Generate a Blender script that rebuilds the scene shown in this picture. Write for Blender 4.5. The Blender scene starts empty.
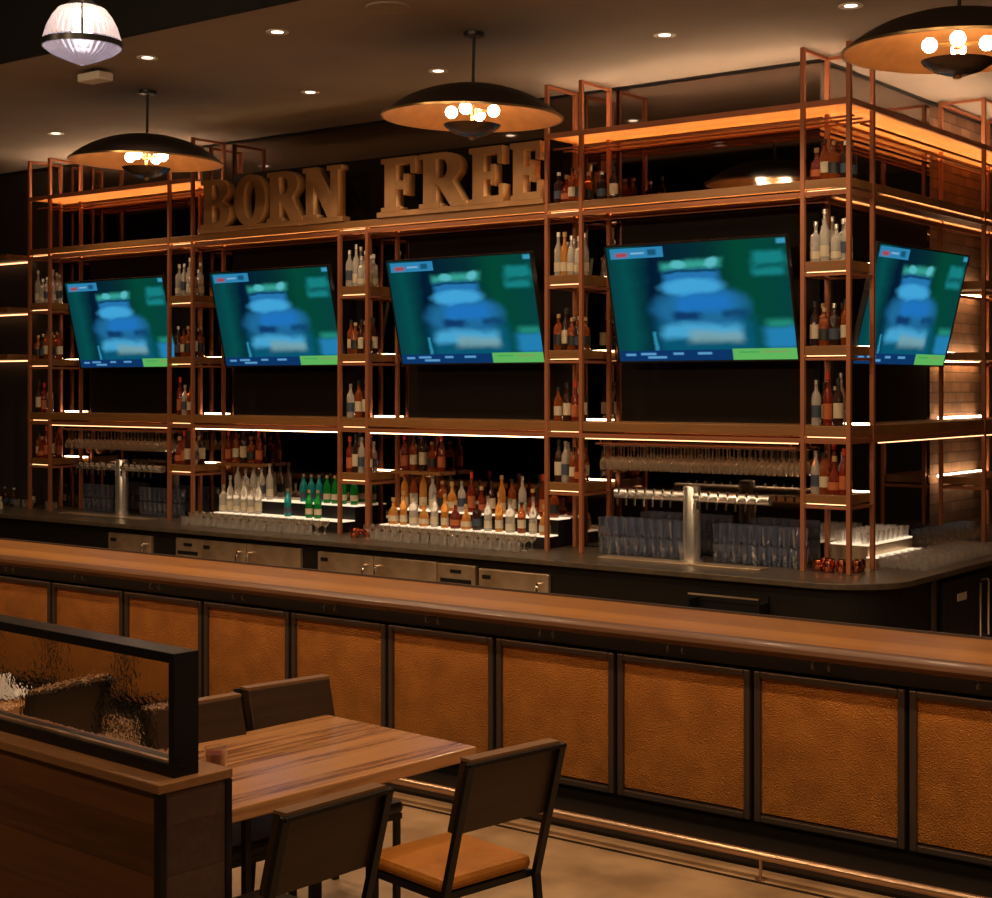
import bpy, bmesh, math, random
from mathutils import Vector, Matrix
PI = math.pi
S = bpy.context.scene
COL = S.collection
rnd = random.Random(7)

# ------------------------------------------------------------------ camera, world, exposure
YAW = 0.65374
cd = bpy.data.cameras.new('camera'); cam = bpy.data.objects.new('camera', cd); COL.objects.link(cam)
cam.location = (0, 0, 2.34); cam.rotation_euler = (PI/2, 0, YAW)
cd.sensor_fit = 'HORIZONTAL'; cd.sensor_width = 36; cd.lens = 36*1535/992
cd.shift_y = -62.8/992; cd.clip_start = .05; cd.clip_end = 100
S.camera = cam
S.view_settings.view_transform = 'Standard'; S.view_settings.look = 'None'
S.view_settings.gamma = 1; S.view_settings.use_curve_mapping = False
S.view_settings.exposure = 0.0
W = bpy.data.worlds.new('world'); S.world = W; W.use_nodes = True
W.node_tree.nodes['Background'].inputs[0].default_value = (1.0, .62, .36, 1)
W.node_tree.nodes['Background'].inputs[1].default_value = .02

def lamp(name, kind, loc, power, color=(1, .70, .42), size=.05, spot=None, rot=(0, 0, 0), blend=.6):
    l = bpy.data.lights.new(name, kind); l.energy = power; l.color = color
    if kind in ('POINT', 'SPOT'): l.shadow_soft_size = size
    if kind == 'SPOT': l.spot_size = spot or 1.9; l.spot_blend = blend
    o = bpy.data.objects.new(name, l); COL.objects.link(o); o.location = loc; o.rotation_euler = rot
    return o

# ------------------------------------------------------------------ materials
def newmat(name):
    m = bpy.data.materials.new(name); m.use_nodes = True
    nt = m.node_tree; nt.nodes.clear()
    out = nt.nodes.new('ShaderNodeOutputMaterial')
    return m, nt, out
def pbr(name, col, rough=.5, metal=0., trans=0., emit=None, estr=0., ior=1.45, bump=None, var=None, spec=.5, stretch=None, coat=0.):
    """bump=(scale, strength, kind)   var=(scale, colour2, amount)"""
    m, nt, out = newmat(name)
    b = nt.nodes.new('ShaderNodeBsdfPrincipled'); nt.links.new(b.outputs[0], out.inputs[0])
    b.inputs['Base Color'].default_value = (*col, 1); b.inputs['Roughness'].default_value = rough
    b.inputs['Metallic'].default_value = metal; b.inputs['Transmission Weight'].default_value = trans
    b.inputs['IOR'].default_value = ior; b.inputs['Specular IOR Level'].default_value = spec
    b.inputs['Coat Weight'].default_value = coat
    if emit: b.inputs['Emission Color'].default_value = (*emit, 1); b.inputs['Emission Strength'].default_value = estr
    if bump or var:
        tc = nt.nodes.new('ShaderNodeTexCoord'); mp = nt.nodes.new('ShaderNodeMapping')
        nt.links.new(tc.outputs['Object'], mp.inputs[0])
        if stretch: mp.inputs['Scale'].default_value = stretch
    if var:
        n = nt.nodes.new('ShaderNodeTexNoise'); n.inputs['Scale'].default_value = var[0]; n.inputs['Detail'].default_value = 6
        nt.links.new(mp.outputs[0], n.inputs['Vector'])
        r = nt.nodes.new('ShaderNodeValToRGB'); r.color_ramp.elements[0].position = .35; r.color_ramp.elements[1].position = .68
        r.color_ramp.elements[0].color = (*col, 1); r.color_ramp.elements[1].color = (*var[1], 1)
        nt.links.new(n.outputs[0], r.inputs[0]); nt.links.new(r.outputs[0], b.inputs['Base Color'])
    if bump:
        if bump[2] == 'voronoi':
            t = nt.nodes.new('ShaderNodeTexVoronoi'); t.feature = 'SMOOTH_F1'
        else:
            t = nt.nodes.new('ShaderNodeTexNoise'); t.inputs['Detail'].default_value = 4
        t.inputs['Scale'].default_value = bump[0]; nt.links.new(mp.outputs[0], t.inputs['Vector'])
        bp = nt.nodes.new('ShaderNodeBump'); bp.inputs['Strength'].default_value = bump[1]; bp.inputs['Distance'].default_value = .02
        nt.links.new(t.outputs[0], bp.inputs['Height']); nt.links.new(bp.outputs[0], b.inputs['Normal'])
    return m
def emis(name, col, st):
    m, nt, out = newmat(name); e = nt.nodes.new('ShaderNodeEmission')
    e.inputs[0].default_value = (*col, 1); e.inputs[1].default_value = st; nt.links.new(e.outputs[0], out.inputs[0]); return m
def wood(name, c1, c2, axis='X', plank=.12, rough=.4, gap=.25, grain=1.0, c3=None, coat=0.):
    """planks running along axis; each plank its own tone, fine grain along it"""
    m, nt, out = newmat(name); N = nt.nodes.new; L = nt.links.new
    b = N('ShaderNodeBsdfPrincipled'); L(b.outputs[0], out.inputs[0]); b.inputs['Roughness'].default_value = rough
    b.inputs['Coat Weight'].default_value = coat; b.inputs['Coat Roughness'].default_value = .15
    tc = N('ShaderNodeTexCoord'); sp = N('ShaderNodeSeparateXYZ'); L(tc.outputs['Object'], sp.inputs[0])
    across = {'X': 'Y', 'Y': 'X', 'XZ': 'Z'}[axis]
    d = N('ShaderNodeMath'); d.operation = 'DIVIDE'; d.inputs[1].default_value = plank; L(sp.outputs[across], d.inputs[0])
    fl = N('ShaderNodeMath'); fl.operation = 'FLOOR'; L(d.outputs[0], fl.inputs[0])
    wn = N('ShaderNodeTexWhiteNoise'); wn.noise_dimensions = '1D'; L(fl.outputs[0], wn.inputs['W'])
    mp = N('ShaderNodeMapping'); L(tc.outputs['Object'], mp.inputs[0])
    mp.inputs['Scale'].default_value = {'X': (1, 14, 14), 'Y': (14, 1, 14), 'XZ': (1, 14, 14)}[axis]
    av = N('ShaderNodeVectorMath'); av.operation = 'ADD'; L(mp.outputs[0], av.inputs[0])
    cb = N('ShaderNodeCombineXYZ'); ml = N('ShaderNodeMath'); ml.operation = 'MULTIPLY'; ml.inputs[1].default_value = 40; L(wn.outputs[0], ml.inputs[0])
    L(ml.outputs[0], cb.inputs[0]); L(ml.outputs[0], cb.inputs[1]); L(cb.outputs[0], av.inputs[1])
    n = N('ShaderNodeTexNoise'); n.inputs['Scale'].default_value = 2.2; n.inputs['Detail'].default_value = 8; n.inputs['Roughness'].default_value = .6
    L(av.outputs[0], n.inputs['Vector'])
    mx = N('ShaderNodeMath'); mx.operation = 'MULTIPLY_ADD'; L(wn.outputs[0], mx.inputs[0]); mx.inputs[1].default_value = .45
    g = N('ShaderNodeMath'); g.operation = 'MULTIPLY'; g.inputs[1].default_value = .9*grain; L(n.outputs[0], g.inputs[0]); L(g.outputs[0], mx.inputs[2])
    r = N('ShaderNodeValToRGB'); e = r.color_ramp.elements; e[0].position = .25; e[1].position = .9; e[0].color = (*c1, 1); e[1].color = (*c2, 1)
    if c3: k = e.new(.55); k.color = (*c3, 1)
    L(mx.outputs[0], r.inputs[0])
    fr = N('ShaderNodeMath'); fr.operation = 'FRACT'; L(d.outputs[0], fr.inputs[0])
    lt = N('ShaderNodeMath'); lt.operation = 'LESS_THAN'; lt.inputs[1].default_value = .025; L(fr.outputs[0], lt.inputs[0])
    gm = N('ShaderNodeMath'); gm.operation = 'MULTIPLY'; gm.inputs[1].default_value = gap*2; L(lt.outputs[0], gm.inputs[0])
    mc = N('ShaderNodeMix'); mc.data_type = 'RGBA'; L(gm.outputs[0], mc.inputs[0]); L(r.outputs[0], mc.inputs[6]); mc.inputs[7].default_value = (.01, .005, .003, 1)
    L(mc.outputs[2], b.inputs['Base Color'])
    bp = N('ShaderNodeBump'); bp.inputs['Strength'].default_value = .15; bp.inputs['Distance'].default_value = .01
    L(n.outputs[0], bp.inputs['Height']); L(bp.outputs[0], b.inputs['Normal'])
    return m
def shell_glass(name, tint=(1, 1, 1), refl=.35, glow=(.75, .8, .95), mix=.2):
    m, nt, out = newmat(name); N = nt.nodes.new; L = nt.links.new
    t = N('ShaderNodeBsdfTransparent'); t.inputs[0].default_value = (*tint, 1)
    g = N('ShaderNodeBsdfGlossy'); g.inputs['Roughness'].default_value = .07; g.inputs[0].default_value = (1, 1, 1, 1)
    d = N('ShaderNodeBsdfTranslucent'); d.inputs[0].default_value = (*glow, 1)
    lw = N('ShaderNodeLayerWeight'); lw.inputs[0].default_value = refl
    m1 = N('ShaderNodeMixShader'); L(lw.outputs['Facing'], m1.inputs[0]); L(t.outputs[0], m1.inputs[1]); L(g.outputs[0], m1.inputs[2])
    m2 = N('ShaderNodeMixShader'); m2.inputs[0].default_value = mix; L(m1.outputs[0], m2.inputs[1]); L(d.outputs[0], m2.inputs[2])
    L(m2.outputs[0], out.inputs[0]); return m

M = {}
M['steel'] = pbr('rust_brown_steel', (.34, .12, .055), .42, .25, bump=(60, .1, 'noise'))
M['shelf'] = wood('shelf_oak', (.15, .062, .017), (.27, .12, .036), 'X', .16, .42, .1)
M['shelf_side'] = wood('shelf_oak_side', (.15, .062, .017), (.27, .12, .036), 'Y', .16, .42, .1)
M['orange_wood'] = wood('honey_wood_slats', (.40, .17, .045), (.62, .30, .09), 'X', .11, .5, .5)
M['orange_wood_side'] = wood('honey_wood_slats_side', (.40, .17, .045), (.62, .30, .09), 'Y', .11, .5, .5)
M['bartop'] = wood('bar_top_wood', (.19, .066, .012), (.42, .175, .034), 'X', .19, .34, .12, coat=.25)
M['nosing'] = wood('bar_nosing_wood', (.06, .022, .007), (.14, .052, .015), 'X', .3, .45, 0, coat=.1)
M['tabletop'] = wood('reclaimed_table_wood', (.030, .012, .009), (.46, .22, .09), 'Y', .085, .25, .2, 1.5, (.17, .058, .020), coat=.35)
M['booth'] = wood('booth_plank_wood', (.060, .020, .006), (.17, .062, .018), 'XZ', .17, .5, .2, 1.2)
M['booth_end'] = wood('booth_end_wood', (.060, .032, .026), (.11, .055, .045), 'XZ', .17, .5, .2, 1.0)
M['booth_cap'] = wood('booth_cap_wood', (.20, .09, .035), (.36, .17, .07), 'X', .3, .28, 0, coat=.4)
M['chairwood'] = wood('chair_back_wood', (.022, .010, .005), (.05, .024, .011), 'Y', .4, .45, 0)
M['chaircap'] = wood('chair_cap_wood', (.12, .055, .022), (.24, .12, .05), 'Y', .4, .4, 0)
M['leather'] = pbr('tan_leather', (.34, .115, .010), .6, bump=(120, .15, 'voronoi'), var=(5, (.42, .15, .016), 1))
M['darkleather'] = pbr('black_leather', (.02, .014, .011), .42, bump=(120, .15, 'voronoi'))
M['black'] = pbr('black_metal', (.012, .011, .012), .35, .3)
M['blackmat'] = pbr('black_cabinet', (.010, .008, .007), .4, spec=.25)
M['panelblack'] = pbr('dark_backing_panel', (.010, .0065, .005), .6, spec=.12)
M['copper'] = pbr('hammered_copper', (.56, .215, .036), .42, .30, bump=(165, .8, 'voronoi'), var=(6, (.40, .145, .024), 1))
M['frame'] = pbr('bronze_frame', (.10, .075, .065), .35, .6)
M['steel_rail'] = pbr('brushed_rail_metal', (.55, .36, .24), .28, .9)
M['stainless'] = pbr('stainless_steel', (.80, .62, .44), .33, .8, bump=(30, .08, 'noise'), var=(3, (.42, .27, .16), 1))  # blotchy tone variation paints warm reflections into the base colour
M['chrome'] = pbr('polished_chrome', (.85, .83, .80), .14, 1)
M['tapsteel'] = pbr('tap_steel', (.75, .72, .70), .25, .85)
M['counter'] = pbr('dark_stone_counter', (.055, .042, .030), .30, var=(14, (.09, .065, .045), 1))
M['ceiling'] = pbr('beige_ceiling', (.34, .30, .26), .85, var=(1.2, (.30, .265, .23), 1))
M['darkceiling'] = pbr('dark_upper_ceiling', (.006, .006, .008), .9)
M['wall'] = pbr('dark_wall_paint', (.030, .022, .018), .8)
M['floor'] = pbr('polished_concrete', (.40, .26, .15), .36, bump=(6, .05, 'noise'), var=(3.2, (.22, .135, .075), 1))
M['mirror'] = pbr('tinted_mirror', (.27, .22, .19), .04, 1)
M['white'] = pbr('white_plastic', (.75, .72, .68), .5)
M['led'] = emis('warm_led', (1, .56, .22), 26)
M['led_dim'] = emis('dim_led', (1, .50, .22), 3.2)
M['led_canopy'] = emis('canopy_led', (1, .47, .16), 27)
M['led_bar'] = emis('bar_edge_led', (1, .62, .32), 9.0)
M['led_mid'] = emis('middle_shelf_led', (1, .66, .36), 9)
M['led_up'] = emis('canopy_uplight_led', (1, .66, .40), 70)
M['led_white'] = emis('warm_white_led', (1, .70, .40), 22)
M['acrylic'] = emis('lit_acrylic', (1, .74, .48), 1.2)
M['bulb'] = emis('bulb_glow', (1, .74, .48), 42)
M['downlight'] = emis('downlight_glow', (1, .82, .60), 6)
M['lampbulb'] = emis('cool_bulb', (1, .93, .95), 3)
M['dome_out'] = pbr('dark_patina_dome', (.045, .032, .026), .5, .5, bump=(25, .2, 'noise'))
M['dome_in'] = pbr('copper_dome_lining', (.62, .27, .085), .42, .35, bump=(14, .12, 'noise'), var=(7, (.48, .20, .06), 1))
M['dish'] = pbr('dark_bronze_dish', (.13, .095, .075), .25, .9, bump=(25, .3, 'noise'))
M['brass'] = pbr('brass_fitting', (.55, .36, .16), .3, 1)
M['sign'] = pbr('bronze_sign_metal', (.30, .15, .058), .5, .2, bump=(40, .1, 'noise'), var=(4, (.38, .19, .075), 1))
M['sign_edge'] = pbr('lit_letter_edge', (.85, .50, .22), .38, .4)  # letter sides made lighter than the fronts, lit edges put into the colour
M['tvblack'] = pbr('tv_plastic', (.01, .01, .011), .3)
M['copper_mug'] = pbr('polished_copper', (.75, .22, .11), .2, 1)
M['glass'] = shell_glass('drinking_glass', (.96, .96, .97), .5, (.95, .9, .85), .22)
M['glass_amberlit'] = shell_glass('stem_glass', (.97, .95, .93), .55, (1, .88, .70), .18)
M['glass_blue'] = shell_glass('pint_glass', (.93, .95, .98), .5, (.62, .72, 1), .09)
M['tumbler'] = shell_glass('clear_tumbler', (.97, .95, .95), .35, (.9, .8, .7), .03)
M['liquid_red'] = pbr('red_drink', (.13, .006, .004), .15)
M['napkin'] = pbr('white_cloth', (.50, .47, .48), .8)
M['lampglass'] = pbr('ribbed_lamp_glass', (.70, .66, .78), .2, trans=.45, emit=(.80, .74, .95), estr=.10, bump=(60, .2, 'noise'))
M['candle'] = emis('candle_glow', (1, .45, .12), 7)
# bottles
M['b_amber'] = pbr('amber_spirit_bottle', (.55, .13, .025), .07, trans=.72)
M['b_clear'] = pbr('clear_spirit_bottle', (.92, .86, .78), .06, trans=.72)
M['b_dark'] = pbr('dark_wine_bottle', (.035, .014, .01), .09, trans=.15)
M['b_green'] = pbr('green_bottle', (.015, .36, .06), .07, trans=.6)
M['b_teal'] = pbr('teal_bottle', (.02, .38, .42), .07, trans=.6)
M['b_red'] = pbr('red_brown_bottle', (.30, .035, .015), .08, trans=.55)
M['b_gold'] = pbr('golden_spirit_bottle', (.92, .42, .09), .06, trans=.65)
M['l_white'] = pbr('cream_label', (.50, .42, .30), .7)
M['l_orange'] = pbr('orange_label', (.38, .10, .03), .7)
M['l_black'] = pbr('black_label', (.02, .02, .02), .5)
M['l_blue'] = pbr('blue_label', (.04, .055, .09), .6)
M['c_black'] = pbr('black_cap', (.02, .018, .018), .4)
M['c_silver'] = pbr('silver_cap', (.7, .68, .64), .3, .9)
M['c_red'] = pbr('red_cap', (.55, .04, .02), .4)
M['c_gold'] = pbr('cork_cap', (.45, .28, .12), .5)

def brick_mat():
    m, nt, out = newmat('warm_brick'); N = nt.nodes.new; L = nt.links.new
    b = N('ShaderNodeBsdfPrincipled'); L(b.outputs[0], out.inputs[0]); b.inputs['Roughness'].default_value = .85
    tc = N('ShaderNodeTexCoord'); sp = N('ShaderNodeSeparateXYZ'); L(tc.outputs['Object'], sp.inputs[0])
    cb = N('ShaderNodeCombineXYZ'); L(sp.outputs['Y'], cb.inputs[0]); L(sp.outputs['Z'], cb.inputs[1])
    br = N('ShaderNodeTexBrick'); L(cb.outputs[0], br.inputs['Vector']); br.inputs['Scale'].default_value = 1
    br.inputs['Brick Width'].default_value = .24; br.inputs['Row Height'].default_value = .095; br.inputs['Mortar Size'].default_value = .006
    br.inputs['Color1'].default_value = (.34, .17, .085, 1); br.inputs['Color2'].default_value = (.20, .095, .05, 1); br.inputs['Mortar'].default_value = (.14, .08, .05, 1)
    n = N('ShaderNodeTexNoise'); n.inputs['Scale'].default_value = 5; L(tc.outputs['Object'], n.inputs['Vector'])
    mx = N('ShaderNodeMix'); mx.data_type = 'RGBA'; mx.blend_type = 'MULTIPLY'; mx.inputs[0].default_value = .6
    L(br.outputs[0], mx.inputs[6]); L(n.outputs[0], mx.inputs[7]); L(mx.outputs[2], b.inputs['Base Color'])
    bp = N('ShaderNodeBump'); bp.inputs['Distance'].default_value = .02; bp.invert = True; L(br.outputs['Fac'], bp.inputs['Height']); L(bp.outputs[0], b.inputs['Normal'])
    return m
M['brick'] = brick_mat()

def ripple_mat():
    m, nt, out = newmat('rippled_glass'); N = nt.nodes.new; L = nt.links.new
    b = N('ShaderNodeBsdfPrincipled'); L(b.outputs[0], out.inputs[0])
    b.inputs['Base Color'].default_value = (.95, .93, .90, 1); b.inputs['Roughness'].default_value = .0
    b.inputs['Transmission Weight'].default_value = 1; b.inputs['IOR'].default_value = 1.35
    tc = N('ShaderNodeTexCoord'); t = N('ShaderNodeTexNoise'); t.inputs['Scale'].default_value = 26; t.inputs['Detail'].default_value = 2
    L(tc.outputs['Object'], t.inputs['Vector']); bp = N('ShaderNodeBump'); bp.inputs['Strength'].default_value = .05; bp.inputs['Distance'].default_value = .02
    L(t.outputs[0], bp.inputs['Height']); L(bp.outputs[0], b.inputs['Normal'])
    return m
M['ripple'] = ripple_mat()

def screen_mat():
    m, nt, out = newmat('sports_screen'); N = nt.nodes.new; L = nt.links.new
    uv = N('ShaderNodeUVMap'); sp0 = N('ShaderNodeSeparateXYZ'); L(uv.outputs[0], sp0.inputs[0])
    n = N('ShaderNodeTexNoise'); n.inputs['Scale'].default_value = 7; n.inputs['Detail'].default_value = 3; L(uv.outputs[0], n.inputs['Vector'])
    sb = N('ShaderNodeVectorMath'); sb.operation = 'SUBTRACT'; L(n.outputs['Color'], sb.inputs[0]); sb.inputs[1].default_value = (.5, .5, .5)
    sc = N('ShaderNodeVectorMath'); sc.operation = 'SCALE'; sc.inputs['Scale'].default_value = .075; L(sb.outputs[0], sc.inputs[0])
    ad = N('ShaderNodeVectorMath'); ad.operation = 'ADD'; L(uv.outputs[0], ad.inputs[0]); L(sc.outputs[0], ad.inputs[1])
    spw = N('ShaderNodeSeparateXYZ'); L(ad.outputs[0], spw.inputs[0])
    def absd(sock, c):
        a = N('ShaderNodeMath'); a.operation = 'SUBTRACT'; L(sock, a.inputs[0]); a.inputs[1].default_value = c
        d = N('ShaderNodeMath'); d.operation = 'ABSOLUTE'; L(a.outputs[0], d.inputs[0]); return d.outputs[0]
    def rng(sock, lo, hi):
        r = N('ShaderNodeMapRange'); r.interpolation_type = 'SMOOTHSTEP'; L(sock, r.inputs[0])
        r.inputs[1].default_value = lo; r.inputs[2].default_value = hi; r.inputs[3].default_value = 1; r.inputs[4].default_value = 0; return r.outputs[0]
    def rect(sp, u0, u1, v0, v1, s):
        a = rng(absd(sp.outputs[0], (u0+u1)/2), max(0, (u1-u0)/2-s), (u1-u0)/2+s); b = rng(absd(sp.outputs[1], (v0+v1)/2), max(0, (v1-v0)/2-s), (v1-v0)/2+s)
        k = N('ShaderNodeMath'); k.operation = 'MULTIPLY'; L(a, k.inputs[0]); L(b, k.inputs[1]); return k.outputs[0]
    def ell(sp, u0, u1, v0, v1, s):
        cmb = N('ShaderNodeCombineXYZ'); a = N('ShaderNodeMath'); a.operation = 'DIVIDE'; L(absd(sp.outputs[0], (u0+u1)/2), a.inputs[0]); a.inputs[1].default_value = (u1-u0)/2
        b = N('ShaderNodeMath'); b.operation = 'DIVIDE'; L(absd(sp.outputs[1], (v0+v1)/2), b.inputs[0]); b.inputs[1].default_value = (v1-v0)/2
        L(a.outputs[0], cmb.inputs[0]); L(b.outputs[0], cmb.inputs[1]); ln = N('ShaderNodeVectorMath'); ln.operation = 'LENGTH'; L(cmb.outputs[0], ln.inputs[0])
        return rng(ln.outputs['Value'], 1-s, 1+s)
    base = N('ShaderNodeValToRGB'); L(spw.outputs[0], base.inputs[0]); e = base.color_ramp.elements
    e[0].position = 0; e[0].color = (.002, .055, .065, 1); e[1].position = 1; e[1].color = (.002, .06, .055, 1)
    for p_, c_ in ((.10, (.002, .085, .085, 1)), (.24, (.001, .012, .035, 1)), (.55, (.002, .03, .035, 1)), (.74, (.001, .07, .038, 1))):
        k = e.new(p_); k.color = c_
    cur = base.outputs[0]
    def over(mask, col, amt=1.):
        nonlocal cur
        if amt != 1: k = N('ShaderNodeMath'); k.operation = 'MULTIPLY'; L(mask, k.inputs[0]); k.inputs[1].default_value = amt; mask = k.outputs[0]
        mx = N('ShaderNodeMix'); mx.data_type = 'RGBA'; L(mask, mx.inputs[0]); L(cur, mx.inputs[6]); mx.inputs[7].default_value = (*col, 1); cur = mx.outputs[2]
    over(rect(spw, .24, .80, .04, .36, .05), (.003, .11, .20), .9)
    over(ell(spw, .24, .76, .26, .64, .22), (.015, .16, .36))
    over(rect(spw, .32, .62, .62, .78, .03), (.02, .20, .50))
    over(ell(spw, .30, .64, .56, .70, .3), (.06, .42, .78))
    over(rect(spw, .36, .68, .42, .56, .05), (.015, .20, .62), .9)
    over(rect(spw, .34, .50, .34, .42, .03), (.004, .035, .14), .9)
    over(rect(spw, .62, .76, .36, .42, .03), (.004, .05, .15), .8)
    over(rect(spw, .28, .72, .19, .31, .04), (.07, .42, .72))
    over(rect(spw, .42, .72, .15, .25, .04), (.22, .42, .46), .8)
    over(rect(spw, .31, .65, .79, .85, .03), (.04, .40, .33))
    over(ell(spw, .36, .44, .79, .86, .4), (.10, .55, .60)); over(ell(spw, .56, .63, .79, .86, .4), (.12, .55, .62))
    over(rect(spw, .32, .62, .755, .77, .015), (.001, .03, .04), .8)
    over(rect(spw, .82, .98, .70, .90, .03), (.01, .26, .27), .9)
    over(rect(spw, .83, .98, .76, .79, .02), (.003, .09, .09), .8)
    over(rect(spw, .84, 1.02, .10, .28, .04), (.02, .26, .55), .9); over(rect(spw, .86, 1.0, .28, .34, .03), (.02, .30, .22), .9)
    over(rect(spw, .215, .235, .06, .26, .012), (.03, .30, .48))
    over(rect(sp0, .02, .33, .895, .985, .004), (.03, .26, .50)); over(rect(sp0, .05, .12, .91, .945, .015), (.45, .06, .06))
    over(rect(sp0, .14, .22, .93, .945, .006), (.25, .50, .75)); over(rect(sp0, .24, .29, .915, .965, .01), (.01, .10, .20)); over(rect(sp0, .95, 1, .95, .99, .01), (.05, .35, .55))
    over(rect(sp0, 0, .655, 0, .09, .004), (.004, .04, .15))
    for u0, u1, v in ((.04, .10, .055), (.13, .22, .06), (.17, .28, .03), (.32, .38, .06), (.46, .54, .06)):
        over(rect(sp0, u0, u1, v-.010, v+.010, .006), (.13, .42, .75), .9)
    over(rect(sp0, .655, 1, 0, .095, .004), (.13, .52, .12))
    over(rect(sp0, .69, .80, .06, .07, .005), (.05, .35, .10), .8); over(rect(sp0, .82, .95, .06, .07, .005), (.35, .25, .12), .7)
    em = N('ShaderNodeEmission'); L(cur, em.inputs[0]); em.inputs[1].default_value = .85; L(em.outputs[0], out.inputs[0])
    return m
M['screen'] = screen_mat()

# ------------------------------------------------------------------ mesh helpers
class MB:
    def __init__(s): s.bm = bmesh.new()
    def box(s, x0, x1, y0, y1, z0, z1):
        v = [s.bm.verts.new(p) for p in ((x0,y0,z0),(x1,y0,z0),(x1,y1,z0),(x0,y1,z0),(x0,y0,z1),(x1,y0,z1),(x1,y1,z1),(x0,y1,z1))]
        for f in ((3,2,1,0),(4,5,6,7),(0,1,5,4),(1,2,6,5),(2,3,7,6),(3,0,4,7)): s.bm.faces.new([v[i] for i in f])
        return s
    def bar(s, a, b, w, h=None, up=Vector((0,0,1))):
        """rectangular bar from a to b"""
        a = Vector(a); b = Vector(b); d = (b-a).normalized(); h = h or w
        if abs(d.dot(up)) > .95: up = Vector((0,1,0))
        r = d.cross(up).normalized(); u = r.cross(d).normalized()
        c = [r*sx*w/2+u*sy*h/2 for sx, sy in ((-1,-1),(1,-1),(1,1),(-1,1))]
        v = [s.bm.verts.new(a+k) for k in c]+[s.bm.verts.new(b+k) for k in c]
        for f in ((0,1,2,3),(7,6,5,4),(1,0,4,5),(2,1,5,6),(3,2,6,7),(0,3,7,4)): s.bm.faces.new([v[i] for i in f])
        return s
    def tube(s, pts, r, seg=8):
        pts = [Vector(p) for p in pts]; rings = []
        for i, p in enumerate(pts):
            d = (pts[min(i+1, len(pts)-1)]-pts[max(i-1, 0)]).normalized()
            up = Vector((0,0,1)) if abs(d.z) < .9 else Vector((0,1,0))
            a = d.cross(up).normalized(); b = a.cross(d)
            rings.append([s.bm.verts.new(p+(a*math.cos(t)+b*math.sin(t))*r) for t in (2*PI*k/seg for k in range(seg))])
        for i in range(len(rings)-1):
            for k in range(seg): s.bm.faces.new((rings[i][k], rings[i][(k+1)%seg], rings[i+1][(k+1)%seg], rings[i+1][k]))
        s.bm.faces.new(rings[0][::-1]); s.bm.faces.new(rings[-1]); return s
    def lathe(s, prof, seg=20, o=(0,0,0), cap=True):
        rings = []
        for r, z in prof:
            if r < 1e-5: rings.append([s.bm.verts.new((o[0], o[1], o[2]+z))]); continue
            rings.append([s.bm.verts.new((o[0]+r*math.cos(2*PI*k/seg), o[1]+r*math.sin(2*PI*k/seg), o[2]+z)) for k in range(seg)])
        for A, B in zip(rings, rings[1:]):
            for k in range(seg):
                j = (k+1)%seg
                if len(A) == 1 and len(B) > 1: s.bm.faces.new((A[0], B[j], B[k]))
                elif len(B) == 1 and len(A) > 1: s.bm.faces.new((A[k], A[j], B[0]))
                elif len(A) > 1: s.bm.faces.new((A[k], A[j], B[j], B[k]))
        if cap:
            if len(rings[0]) > 1: s.bm.faces.new(rings[0][::-1])
            if len(rings[-1]) > 1: s.bm.faces.new(rings[-1])
        return s
    def prism(s, poly, z0, z1):
        a = [s.bm.verts.new((x, y, z0)) for x, y in poly]; b = [s.bm.verts.new((x, y, z1)) for x, y in poly]; n = len(poly)
        s.bm.faces.new(a[::-1]); s.bm.faces.new(b)
        for i in range(n): s.bm.faces.new((a[i], a[(i+1)%n], b[(i+1)%n], b[i]))
        return s
    def build(s, name, mat, parent=None, smooth=False, bevel=0, loc=None):
        bmesh.ops.recalc_face_normals(s.bm, faces=s.bm.faces)
        me = bpy.data.meshes.new(name); s.bm.to_mesh(me); s.bm.free()
        if smooth:
            for p in me.polygons: p.use_smooth = True
            me.set_sharp_from_angle(angle=math.radians(40))
        me.materials.append(M[mat] if isinstance(mat, str) else mat)
        o = bpy.data.objects.new(name, me); COL.objects.link(o)
        if parent: o.parent = parent
        if loc: o.location = loc
        if bevel:
            b = o.modifiers.new('bevel', 'BEVEL'); b.width = bevel; b.segments = 2; b.limit_method = 'ANGLE'
        return o
def tag(o, label=None, cat=None, group=None, kind=None):
    if label: o['label'] = label
    if cat: o['category'] = cat
    if group: o['group'] = group
    if kind: o['kind'] = kind
    return o
def thing(name, label, cat, loc=(0,0,0), rz=0, group=None):
    o = bpy.data.objects.new(name, None); COL.objects.link(o); o.empty_display_size = .1
    o.location = loc; o.rotation_euler = (0, 0, rz); return tag(o, label, cat, group)
def copy_tree(o, parent=None):
    c = o.copy(); COL.objects.link(c)
    if parent: c.parent = parent
    for ch in o.children: copy_tree(ch, c)
    return c
def struct(name, mb, mat, **k): return tag(mb.build(name, mat, **k), kind='structure')
used = set()
def inst(proto, loc, label, group, rz=0, sc=1):
    """the first time the prototype itself is placed, afterwards copies"""
    o = proto if proto.name not in used else copy_tree(proto)
    used.add(proto.name); o.location = loc; o.rotation_euler = (0, 0, rz)
    if sc != 1: o.scale = (1, 1, sc)
    o['label'] = label
    if group: o['group'] = group
    return o

# ------------------------------------------------------------------ key dimensions
YF, YR, YM = 10.86, 11.29, 11.37          # tower front posts, rear posts, mirror face
XF, XR, XM = -4.95, -5.35, -5.43          # the same on the return side
TOW = [(-15.14, -14.76), (-12.70, -12.33), (-10.22, -9.86), (-7.76, -7.40), (-5.33, -4.95)]
CEIL = 4.97

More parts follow.
